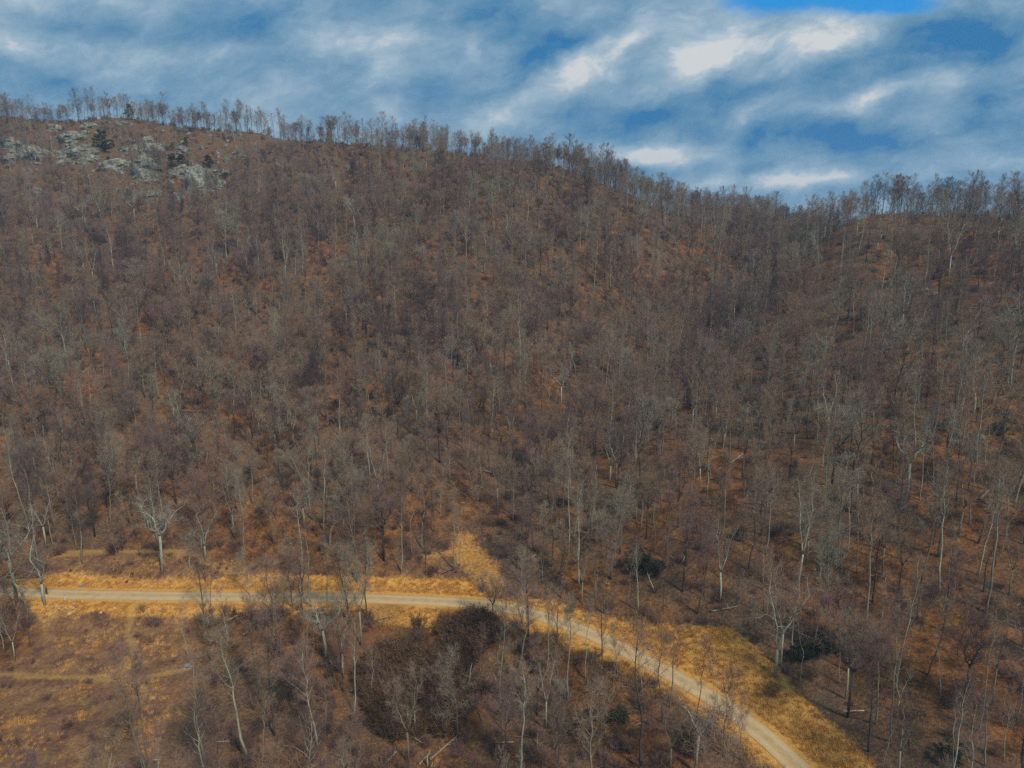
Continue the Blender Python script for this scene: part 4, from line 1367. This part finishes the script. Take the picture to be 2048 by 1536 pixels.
TM = tuft_mesh(5)
tufts = []
for (u, v, lab) in [(820, 1228, 'tall pale grass tuft on the shoulder right above the dark thicket'), (1450, 1330, 'pale grass tuft standing in the middle of the tan clearing'), (255, 1216, 'pale grass tuft where the field trail meets the road')]:
    x0, y0, z0 = hit(u, v)
    o = link('grass_tuft', TM, None, (x0, y0, z0))
    tag(o, lab, 'grass tuft')
    tufts.append(o)
x = rng.uniform(-120, 120, 160000)
y = rng.uniform(72, 165, 160000)
p_ = np.zeros(x.shape)
g_ = sample(z_grass.reshape(MX.shape), x, y)
g_ = g_ + 0.25 * vnoise(x, y, 4, 51)
p_ = np.clip((g_ - 0.15) * 0.85, 0, 0.8)
kk = (rng.uniform(0, 1, x.shape) < p_) & (dist_line(x, y, ROAD) > 2.9) & (np.abs(x) < y * .84 + 5)
for t in TRAILS[:2]:
    kk &= dist_line(x, y, t) > 0.5
x, y = x[kk], y[kk]
rt, sc = rots_scs(len(x), 0.5, 1.2)
scatter('dry_grass', [[tufts[0]]], np.stack([x, y, ground(x, y)], -1), rt, sc, np.zeros(len(x), int), 'dry golden grass on the clearing, the road shoulders and the field')
print('GRASS', len(x))


# evergreens
def leafy(b, r, c, rad, n, size, flat=0.8):
    for _ in range(n):
        d_ = rand_dir(r)
        p = np.array(c) + d_ * np.array([rad, rad, rad * flat]) * r.uniform(0.35, 1.0)
        a1 = rand_dir(r) * size * r.uniform(.6, 1.2)
        a2 = unit(np.cross(a1, rand_dir(r))) * size * 0.5
        b.add([tuple(p), tuple(p + a1 + a2), tuple(p + a1 - a2)], [(0, 1, 2)])


def make_evergreen(seed, name):
    r = np.random.default_rng(seed)
    stem, lf = MB(), MB()
    for k_ in range(7):
        an = r.uniform(0, 6.28)
        q = np.array([math.cos(an) * 1.3, math.sin(an) * 1.3, r.uniform(1.3, 2.8)]) * r.uniform(.7, 1.1)
        stem.tube([(0, 0, -.3), q * 0.5 + (0, 0, .2), q], [.07, .05, .02], 5)
        for _ in range(5):
            leafy(lf, r, q + r.normal(size=3) * (.7, .7, .4), r.uniform(.45, .8), 60, .26)
    for _ in range(10):
        leafy(lf, r, (r.normal() * .9, r.normal() * .9, r.uniform(.5, 1.3)), .7, 40, .26)
    return stem.mesh(name + '_stems', [M_BARK_DARK]), lf.mesh(name + '_leaves', [M_EVER])


def make_pine(seed, name):
    r = np.random.default_rng(seed)
    stem, lf = MB(), MB()
    stem.tube([(0, 0, -.5), (0.1, 0, 4), (0, .1, 9)], [.2, .14, .04], 6)
    for k_ in range(26):
        z = 1.4 + 7.4 * (k_ / 26) + r.normal() * .2
        an = k_ * 2.4 + r.normal() * .3
        L = (2.9 * (1 - (z - 1) / 9.5) + 0.5) * r.uniform(.6, 1.25)
        q = np.array([math.cos(an) * L, math.sin(an) * L, z + L * .22])
        stem.tube([(0, 0, z), q], [.05, .015], 4)
        for t in (0.5, 0.8, 1.0):
            leafy(lf, r, np.array([0, 0, z]) * (1 - t) + q * t, .55, 55, .34, .6)
    return stem.mesh(name + '_trunk', [M_BARK_DARK]), lf.mesh(name + '_needles', [M_PINE])


EV = [make_evergreen(11, 'evergreen'), make_evergreen(12, 'evergreen')]
for (u, v, s, lab) in [(1278, 1140, 1.5, 'large dark evergreen bush in the forest above the tan clearing, left one'), (1310, 1148, 1.2, 'dark evergreen bush right beside the largest one above the tan clearing'),
                       (1640, 1305, 1.5, 'large dark evergreen bush behind the forked giants beside the tan clearing'), (1600, 1320, 1.1, 'dark evergreen bush left of the large one by the forked giants'),
                       (1712, 1320, 1.0, 'dark evergreen bush on the slope right of the large one by the forked giants'), (1685, 1290, 1.0, 'dark evergreen bush uphill of the large one by the forked giants'),
                       (1240, 1440, 1.0, 'small round evergreen bush below the diagonal road'), (1390, 1500, 1.2, 'dark evergreen bush at the lower side of the diagonal road near the bottom'),
                       (1900, 1520, 1.0, 'dark evergreen bush at the bottom of the right slope'), (1480, 1078, 0.9, 'dark evergreen bush in the forest above the V-shaped double-stemmed tree'),
                       (1665, 1130, 0.8, 'small dark evergreen bush on the right slope'), (1078, 1345, 0.9, 'small dark evergreen bush below the road bend'),
                       (1880, 860, 1.1, 'dark evergreen bush left of the boulder patch'), (1995, 865, 1.1, 'dark evergreen bush right of the boulder patch'), (1140, 1225, 0.5, 'tiny green bush at the road edge of the bend'),
                       (1655, 830, 0.9, 'dark evergreen bush high on the right slope by the tall pale tree')]:
    x0, y0, z0 = hit(u, v)
    s *= 0.72
    e = empty('evergreen_bush', (x0, y0, z0), r3.uniform(0, 6), s)
    sm, lm = EV[r3.randrange(2)]
    link('stems', sm, e)
    link('foliage', lm, e)
    tag(e, lab, 'evergreen bush')
PN = [make_pine(21, 'pine'), make_pine(22, 'pine')]
for (u, v, vt, w_, lab) in [(206, 304, 258, 1.25, 'dark conical pine on the rocky cliff, the largest of the pines'), (281, 334, 316, 1.2, 'small olive pine growing on the pale rock below the large pine'),
                            (345, 336, 306, 1.4, 'olive pine on the cliff, left of two close together'), (364, 338, 308, 1.5, 'dark olive pine on the cliff, right of two close together'),
                            (417, 336, 310, 1.6, 'broad olive pine at the right end of the cliff'), (372, 294, 274, 1.0, 'small yellowish pine above the cliff pines'), (345, 300, 284, 1.0, 'faint small pine above and left of the cliff pines'),
                            (218, 330, 312, 1.0, 'small pine on the rock below the large conical pine'), (153, 238, 200, 1.0, 'dark pine on the ridge line, leftmost of the skyline pines'), (183, 238, 200, 1.0, 'dark pine on the ridge line, second of the skyline pines'),
                            (260, 240, 206, .9, 'brownish pine on the ridge line, rightmost of the skyline pines')]:
    x0, y0, z0 = hit(u, v)
    h = solve_h(x0, y0, z0, vt)
    s = h / 9.4
    e = empty('pine_tree', (x0, y0, z0), r3.uniform(0, 6), (s * w_, s * w_, s))
    sm, lm = PN[r3.randrange(2)]
    link('trunk', sm, e)
    link('crown', lm, e)
    tag(e, lab, 'pine')

# ------------------------------------------------------------------ rocks


def rock_mesh(name, seed, mat, sub=4, blocky=0.6):
    import bmesh
    bm = bmesh.new()
    bmesh.ops.create_icosphere(bm, subdivisions=sub, radius=1.0)
    r = np.random.default_rng(seed)
    pl = [(rand_dir(r), r.uniform(.55, .9)) for _ in range(13)]
    ph = r.uniform(0, 9, 6)
    for v_ in bm.verts:
        p = np.array(v_.co)
        q = p.copy()
        for n_, d_ in pl:
            t = q @ n_
            if t > d_:
                q = q - n_ * (t - d_) * blocky * 1.5
        f = 1 + .10 * math.sin(p[0] * 5 + ph[0]) * math.sin(p[2] * 7 + ph[1]) + .07 * math.sin(p[1] * 11 + ph[2] + p[2] * 6) + .05 * math.sin(p[2] * 19 + ph[3] + p[0] * 3)
        q = q * f
        q[2] = q[2] + 0.07 * math.sin(q[2] * 14 + ph[4])
        v_.co = q
    me_ = bpy.data.meshes.new(name)
    bm.to_mesh(me_)
    bm.free()
    me_.materials.append(mat)
    return me_


RK = [rock_mesh('rock_outcrop', s_, M_ROCK) for s_ in (1, 2, 3, 4)]
ROCKS = [(141, 280, 34, 16, 'pale rounded rock outcrop high on the cliff, above the big left slabs'), (60, 312, 40, 22, 'broad pale rock slab, leftmost big one on the cliff'), (88, 316, 26, 18, 'pale sloping slab adjoining the leftmost big rock'),
         (132, 306, 22, 18, 'pale upright rock between the left slabs and the big pine'), (165, 312, 36, 20, 'wide pale rock slab just left of the big conical pine'), (186, 322, 22, 14, 'small pale rock at the foot of the big conical pine'),
         (235, 334, 40, 18, 'grey rock ledge below and right of the big conical pine'), (262, 338, 26, 20, 'grey rock between the ledge and the cliff centre'), (288, 345, 44, 30, 'large pale rock face in the centre of the cliff'),
         (300, 362, 36, 22, 'lower part of the pale rock face in the centre of the cliff'), (308, 310, 32, 26, 'rounded grey boulder above the central rock face'), (345, 352, 26, 18, 'grey rock below the pair of olive pines'),
         (365, 344, 24, 14, 'small pale rock beside the pair of olive pines'), (400, 350, 50, 18, 'long flat rock ledge under the rightmost cliff pine'), (410, 375, 46, 46, 'tall grey rock wall below the long flat ledge'),
         (440, 352, 34, 10, 'thin flat rock ledge at the right end of the cliff'), (477, 318, 22, 9, 'isolated flat rock right of the cliff'), (305, 392, 36, 14, 'low grey slab under the central rock face'), (355, 400, 16, 16, 'single pale boulder below the cliff'),
         (275, 388, 20, 10, 'small slab left of the low grey slab'), (72, 388, 20, 12, 'small pale rock lower down at the left'), (294, 282, 18, 10, 'small dark rock near the skyline'), (372, 302, 20, 10, 'small pale rock left of the yellowish pine'),
         (125, 330, 30, 14, 'low shaded ledge under the left slabs'), (20, 292, 30, 14, 'rock ledge at the left edge near the cliff top'), (20, 320, 30, 14, 'rock ledge at the left edge beside the big left slab'), (274, 298, 14, 8, 'tiny rock above the small olive pine'),
         (245, 300, 20, 10, 'small rock right of the big conical pine'), (108, 258, 24, 9, 'dark ledge just below the skyline at left'), (185, 254, 22, 9, 'dark ledge just below the skyline above the big pine'), (250, 250, 24, 9, 'dark ledge just below the skyline right of the big pine')]
for i, (u, v, pw, ph_, lab) in enumerate(ROCKS):
    x0, y0, z0 = hit(u, v)
    d_ = math.hypot(x0, y0)
    wx, wz = pw / FPX * d_ * 0.80, ph_ / FPX * d_ * 1.05
    o = link('rock_outcrop', RK[i % 4], None, (x0, y0 + wx * 0.15, z0 - wz * 0.15))
    o.scale = (wx, max(wx * 0.6, wz * .8), wz)
    o.rotation_euler = (r3.uniform(-.25, .25), r3.uniform(-.25, .25), r3.uniform(-.6, .6))
    tag(o, lab, 'rock', 'rock outcrops on the upper left slope')
BK = rock_mesh('boulder', 9, M_ROCK, 3)
for (u, v, s, lab) in [(1891, 845, 7, 'small pale stone, leftmost of the boulder patch'), (1903, 848, 10, 'pale pointed stone at the upper left of the boulder patch'), (1917, 848, 9, 'pale stone beside the tall trunk in the boulder patch'),
                       (1911, 853, 6, 'small rounded stone under the upper row of the boulder patch'), (1915, 872, 17, 'large dark-sided boulder in the middle left of the boulder patch'), (1894, 874, 6, 'small low stone left of the large dark-sided boulder'),
                       (1904, 885, 12, 'flat tan stone below the large dark-sided boulder'), (1920, 889, 10, 'flat tan stone lower right of the large dark-sided boulder'), (1937, 866, 6, 'small stone right of the tall trunk in the boulder patch'),
                       (1961, 871, 7, 'pale stone atop the bright boulder trio'), (1963, 878, 11, 'brightest pale boulder right of centre in the patch'), (1956, 884, 7, 'pale stone at the foot of the brightest boulder'), (1971, 890, 7, 'pale stone lower right of the brightest boulder'),
                       (2003, 887, 8, 'yellowish stone near the right end of the patch'), (2014, 885, 11, 'tall pale boulder at the right end of the patch'), (1999, 828, 9, 'pale flat stone under the dark brush at the upper right'), (2007, 827, 7, 'grey flat stone beside the one under the dark brush'),
                       (2018, 831, 9, 'pale stone at the upper right of the boulder patch'), (2013, 836, 8, 'mossy stone just below the upper right one'), (1905, 858, 8, 'shaded stone above the large dark-sided boulder'),
                       (1850, 585, 14, 'pale ledge stone high on the right slope, left one'), (1870, 590, 12, 'pale ledge stone high on the right slope, right one')]:
    x0, y0, z0 = hit(u, v)
    d_ = math.hypot(x0, y0) * s / FPX * 0.62
    o = link('boulder', BK, None, (x0, y0, z0 + d_ * 0.1))
    o.scale = (d_ * r3.uniform(.9, 1.2), d_, d_ * r3.uniform(.6, .9))
    o.rotation_euler = (r3.uniform(-.4, .4), r3.uniform(-.4, .4), r3.uniform(0, 6))
    tag(o, lab, 'boulder', 'boulders on the right slope')
TK = rock_mesh('stone', 15, M_TANROCK, 2)
for (u, v, s, lab) in [(148, 1210, 5, 'pinkish tan stone nearest the white post, below the road'), (140, 1229, 7, 'largest tan stone, lowest of the stones below the road'), (122, 1211, 5, 'tan stone second to the left of the pinkish one'),
                       (113, 1214, 5, 'tan stone left of the middle of the roadside stones'), (100, 1202, 5, 'tan stone highest and nearest the walking person'), (175, 1213, 4, 'small stone right of the pinkish one'),
                       (202, 1226, 4, 'lone small stone farthest right below the road'), (109, 1206, 4, 'small tan stone below the highest one'), (118, 1218, 4, 'small tan stone lower left of the group below the road'), (132, 1216, 6, 'orange tan stone in the middle of the group below the road'),
                       (147, 1216, 5, 'greyish stone directly under the pinkish one'), (95, 1212, 4, 'small tan stone at the left end of the roadside stones')]:
    x0, y0, z0 = hit(u, v)
    d_ = math.hypot(x0, y0, CAMZ - z0) * s / FPX * 0.6
    o = link('stone', TK, None, (x0, y0, z0 + d_ * .3))
    o.scale = (d_ * r3.uniform(.9, 1.3), d_, d_ * .7)
    o.rotation_euler = (0, 0, r3.uniform(0, 6))
    tag(o, lab, 'stone', 'tan stones below the road')

# rubble among the outcrops
first_boulder = next(o for o in col.objects if o.data == BK)
x, y = scatter_pts(60000, -420, 60, 380, 500)
pu, pv, _ = project(x, y, ground(x, y))
ru = np.exp(-((pu - 250) / 230) ** 2 - ((pv - 325) / 45) ** 2) * (0.6 + 0.7 * vnoise(x, y, 12, 61))
kk = rng.uniform(0, 1, x.shape) < ru * 0.10
x, y = x[kk], y[kk]
rt, sc = rots_scs(len(x), 0.3, 1.0, 0.5)
sc = sc ** 2 * 2.0
scatter('rubble', [[first_boulder]], np.stack([x, y, ground(x, y)], -1), rt, sc, np.zeros(len(x), int), 'loose pale rubble between the outcrops of the cliff')

# ------------------------------------------------------------------ fallen logs and dead snags
LOGS = [(342, 823, 427, 824, .22, 'long pale fallen log lying level on the left slope'), (1461, 927, 1485, 910, .22, 'pale fallen trunk on the right slope, tilted up to the right'), (1837, 1036, 1849, 1064, .2, 'pale fallen pole on the orange part of the right slope'),
        (1512, 1005, 1536, 1016, .25, 'dark short fallen log on the slope above the tan clearing'), (786, 1452, 846, 1489, .22, 'bleached fallen trunk slanting down right at the bottom of the thicket'), (860, 1523, 922, 1466, .22, 'long fallen trunk rising right from the bottom edge'),
        (918, 1408, 943, 1417, .2, 'bright bleached fallen branches in the thicket'), (1068, 1481, 1080, 1492, .18, 'small yellow fallen branch below the road bend'), (1188, 648, 1204, 678, .3, 'bright fallen trunk on the orange patch of the middle slope'),
        (1166, 651, 1208, 668, .3, 'dark fallen trunk crossing the bright one on the middle slope'), (1306, 460, 1330, 480, .3, 'dark fallen trunk below the ridge at right of centre'), (448, 482, 485, 499, .35, 'dark fallen trunk on the upper left slope'),
        (689, 583, 705, 607, .25, 'pale fallen trunk in the middle of the left slope'), (1422, 1223, 1475, 1216, .2, 'fallen log at the top edge of the tan clearing'), (1960, 1000, 1990, 970, .28, 'fallen trunk right of the very tall straight tree'),
        (967, 942, 1000, 952, .22, 'pale fallen log on the slope above the golden track'), (728, 1245, 786, 1232, .18, 'pale leaning fallen branch left of the thicket top'), (762, 1318, 800, 1320, .14, 'thin pale stick lying across the thicket')]
for (u1, v1, u2, v2, rd, lab) in LOGS:
    p = np.array(hit(u1, v1))
    q = np.array(hit(u2, v2))
    p[2] += rd * 1.2
    q[2] += rd * 1.4
    mid = (p + q) / 2 + (0, 0, 0)
    mid[2] = max(mid[2], float(ground(mid[0], mid[1])) + rd * .8)
    L = np.linalg.norm(q - p)
    b = MB()
    pts = [p * (1 - t) ** 2 + 2 * mid * t * (1 - t) + q * t * t for t in np.linspace(0, 1, 7)]
    c0 = pts[0].copy()
    pts = [a_ - c0 for a_ in pts]
    b.tube(pts, [rd * (1 - .55 * i / 6) for i in range(7)], 7)
    e = link('fallen_log', b.mesh('fallen_log', [M_WOOD], True), None, tuple(c0))
    b2 = MB()
    for _ in range(5):
        t = r3.uniform(.4, 1)
        s_ = pts[int(t * 6)]
        dd = unit(np.array([r3.gauss(0, 1), r3.gauss(0, 1), abs(r3.gauss(0.4, .5))]) + (q - p) / L)
        b2.tube([s_, s_ + dd * r3.uniform(.6, 2.2)], [rd * .35, rd * .1], 4)
    link('broken_branches', b2.mesh('log_branches', [M_WOOD]), e)
    tag(e, lab, 'log')
x, y = scatter_pts(3200, -330, 330, 80, 400)
kk = dist_line(x, y, ROAD) > 5
for P_ in (Z_CLEAR, Z_GULLY, Z_FIELD, Z_STRIP):
    kk &= ~inside(x, y, P_)
x, y = x[kk], y[kk]
rt, sc = rots_scs(len(x), 0.15, 0.55, 0.35)
lg = next(o for o in col.objects if o.name.startswith('fallen_log') and 'bleached' in o.get('label', ''))
scatter('deadfall', [[lg] + [c for c in lg.children]], np.stack([x, y, ground(x, y) + .1], -1), rt, sc, np.zeros(len(x), int), 'small fallen branches strewn over the forest floor')
SN = [(937, 1380, 1328, 'pale broken snag standing at the right side of the thicket'), (815, 1350, 1329, 'short golden snag in the left half of the thicket, left one'), (822, 1346, 1333, 'short golden snag in the left half of the thicket, right one'),
      (733, 1376, 1354, 'short pale snag at the left edge of the thicket'), (812, 1452, 1426, 'bare leaning snag at the bottom left of the thicket'), (824, 1456, 1428, 'thin snag next to the bottom left leaning one'), (830, 1464, 1422, 'taller thin snag at the bottom of the thicket'),
      (845, 1372, 1360, 'tiny yellow snag near the middle of the thicket'), (887, 1440, 1424, 'yellow short snag at the lower thicket'), (855, 1530, 1510, 'pale stump fork at the bottom edge under the thicket'), (892, 1352, 1338, 'short snag in the middle of the thicket'),
      (1190, 1196, 1140, 'whitish broken snag above the road bend'), (1890, 830, 800, 'pale snag above the boulder patch')]
for (u, v, vt, lab) in SN:
    x0, y0, z0 = hit(u, v)
    h = solve_h(x0, y0, z0, vt)
    b = MB()
    lx, ly = r3.gauss(0, .12) * h, r3.gauss(0, .06) * h
    b.tube([(0, 0, -.4), (lx * .3, ly * .3, h * .4), (lx * .55, ly * .7, h * .75), (lx, ly, h)], [.17, .14, .11, .03], 7)
    e = link('dead_snag', b.mesh('dead_snag', [M_WOOD], True), None, (x0, y0, z0))
    b2 = MB()
    for _ in range(2):
        t = r3.uniform(.45, .8)
        an = r3.uniform(0, 6.28)
        b2.tube([(lx * t, ly * t, h * t), (lx * t + math.cos(an) * .7, ly * t + math.sin(an) * .7, h * t + .6)], [.05, .015], 4)
    link('broken_branches', b2.mesh('snag_branches', [M_WOOD]), e)
    tag(e, lab, 'dead tree')

# ------------------------------------------------------------------ small made things


def utility_cabinet(u, v, s, rz, lab, name='utility_cabinet'):
    x0, y0, z0 = hit(u, v)
    e = empty(name, (x0, y0, z0), rz, s)
    b = MB()
    b.box(-.95, .95, -.7, .7, -.5, .14)
    link('concrete_pad', b.mesh('cabinet_pad', [M_CONC]), e)
    b = MB()
    # cabinet with a sloping hood
    vs = [(-.62, -.42, .14), (.62, -.42, .14), (.62, .45, .14), (-.62, .45, .14), (-.62, -.42, .62), (.62, -.42, .62), (.62, .45, .80), (-.62, .45, .80), (-.5, -.1, .92), (.5, -.1, .92), (.5, .3, .98), (-.5, .3, .98)]
    b.add(vs, [(0, 1, 5, 4), (1, 2, 6, 5), (2, 3, 7, 6), (3, 0, 4, 7), (4, 5, 9, 8), (5, 6, 10, 9), (6, 7, 11, 10), (7, 4, 8, 11), (8, 9, 10, 11), (3, 2, 1, 0)])
    link('housing', b.mesh('cabinet_housing', [M_METAL]), e)
    b = MB()
    b.box(-.50, -.04, -.45, -.42, .20, .56)
    b.box(.04, .50, -.45, -.42, .20, .56)
    link('front_panel', b.mesh('cabinet_panel', [M_METALD]), e)
    tag(e, lab, 'utility box')


utility_cabinet(376, 1337, .72, 0.15, 'grey metal utility cabinet with dark front standing on the field near a slim pale tree')
utility_cabinet(162, 1174, .5, 0.3, 'small grey utility box on an orange cut above the left stretch of road', 'utility_box')
utility_cabinet(1298, 1300, .42, -.4, 'small grey utility box between the diagonal road and the tan clearing', 'utility_box')

x0, y0, z0 = hit(130, 1200)
e = empty('marker_post', (x0, y0, z0))
b = MB()
b.tube([(0, 0, -.3), (0, 0, 1.0)], [.11, .10], 8)
link('post', b.mesh('marker_post_shaft', [M_POST]), e)
b = MB()
b.tube([(0, 0, 1.0), (0, 0, 1.06), (0, 0, 1.14)], [.13, .13, .04], 8)
link('cap', b.mesh('marker_post_cap', [M_METAL]), e)
tag(e, 'short whitish marker post at the lower edge of the road near the left', 'post')


# the walking person: one skinned body, clothes and hair as children
def skin_obj(name, joints, edges, radii, mat, parent=None):
    me_ = bpy.data.meshes.new(name)
    me_.from_pydata(joints, edges, [])
    o = link(name, me_, parent)
    md = o.modifiers.new('skin', 'SKIN')
    for i, rr_ in enumerate(radii):
        sv = me_.skin_vertices[0].data[i]
        sv.radius = (rr_, rr_)
        sv.use_root = i == 0
    o.modifiers.new('sub', 'SUBSURF').levels = 1
    o.modifiers['sub'].render_levels = 2
    me_.materials.append(mat)
    return o


x0, y0, z0 = hit(94, 1190)
per = empty('person', (x0, y0, ROADZ + .1), 1.9)
J = [(0, 0, .93), (0, 0, 1.15), (0, 0, 1.38), (0, 0, 1.50), (0, .01, 1.58), (0, .02, 1.70),
     (.09, 0, .88), (.10, .12, .50), (.10, .02, .08), (.10, .18, .04),
     (-.09, 0, .88), (-.10, -.08, .48), (-.10, -.32, .12), (-.10, -.20, .02),
     (.19, 0, 1.40), (.24, -.08, 1.12), (.24, .06, .90), (.24, .12, .82),
     (-.19, 0, 1.40), (-.24, .06, 1.12), (-.24, .22, .94), (-.24, .28, .88)]
E = [(0, 1), (1, 2), (2, 3), (3, 4), (4, 5), (0, 6), (6, 7), (7, 8), (8, 9), (0, 10), (10, 11), (11, 12), (12, 13), (2, 14), (14, 15), (15, 16), (16, 17), (2, 18), (18, 19), (19, 20), (20, 21)]
RD = [.13, .13, .15, .055, .085, .085, .085, .06, .04, .035, .085, .06, .04, .035, .055, .045, .033, .03, .055, .045, .033, .03]
skin_obj('body', J, E, RD, M_SKIN, per)
JJ = [J[i] for i in (0, 1, 2, 14, 15, 16, 18, 19, 20)]
skin_obj('jacket', JJ, [(0, 1), (1, 2), (2, 3), (3, 4), (4, 5), (2, 6), (6, 7), (7, 8)], [.16, .16, .18, .08, .065, .05, .08, .065, .05], M_CLOTH, per)
JJ = [J[i] for i in (0, 6, 7, 8, 10, 11, 12)]
skin_obj('trousers', JJ, [(0, 1), (1, 2), (2, 3), (0, 4), (4, 5), (5, 6)], [.15, .11, .08, .06, .11, .08, .06], M_TROUSER, per)
b = MB()
for i, (zz, rr_) in enumerate([(1.63, .09), (1.70, .105), (1.76, .09), (1.80, .05)]):
    pass
b.tube([(0, -.02, 1.60), (0, -.01, 1.70), (0, -.005, 1.77), (0, 0, 1.81)], [.095, .112, .095, .04], 10)
link('hair', b.mesh('person_hair', [M_HAIR], True), per)
tag(per, 'person in dark clothes walking on the gravel road at the left', 'person')

# ------------------------------------------------------------------ haze
HAZE = True
if HAZE:
    b = MB()
    b.box(-1000, 1000, -260, 1500, float(HZ.min()) - 1.5, 235)
    hm = bpy.data.materials.new('blue_haze')
    hm.use_nodes = True
    hm.node_tree.nodes.clear()
    hb = NB(hm.node_tree)
    pv_ = hb.n('ShaderNodeVolumePrincipled')
    pv_.inputs['Color'].default_value = (0.42, 0.70, 1.0, 1)
    pv_.inputs['Density'].default_value = 0.00022
    ho = hb.n('ShaderNodeOutputMaterial')
    hm.node_tree.links.new(pv_.outputs[0], ho.inputs['Volume'])
    tag(link('haze', b.mesh('haze', [hm])), kind='stuff')
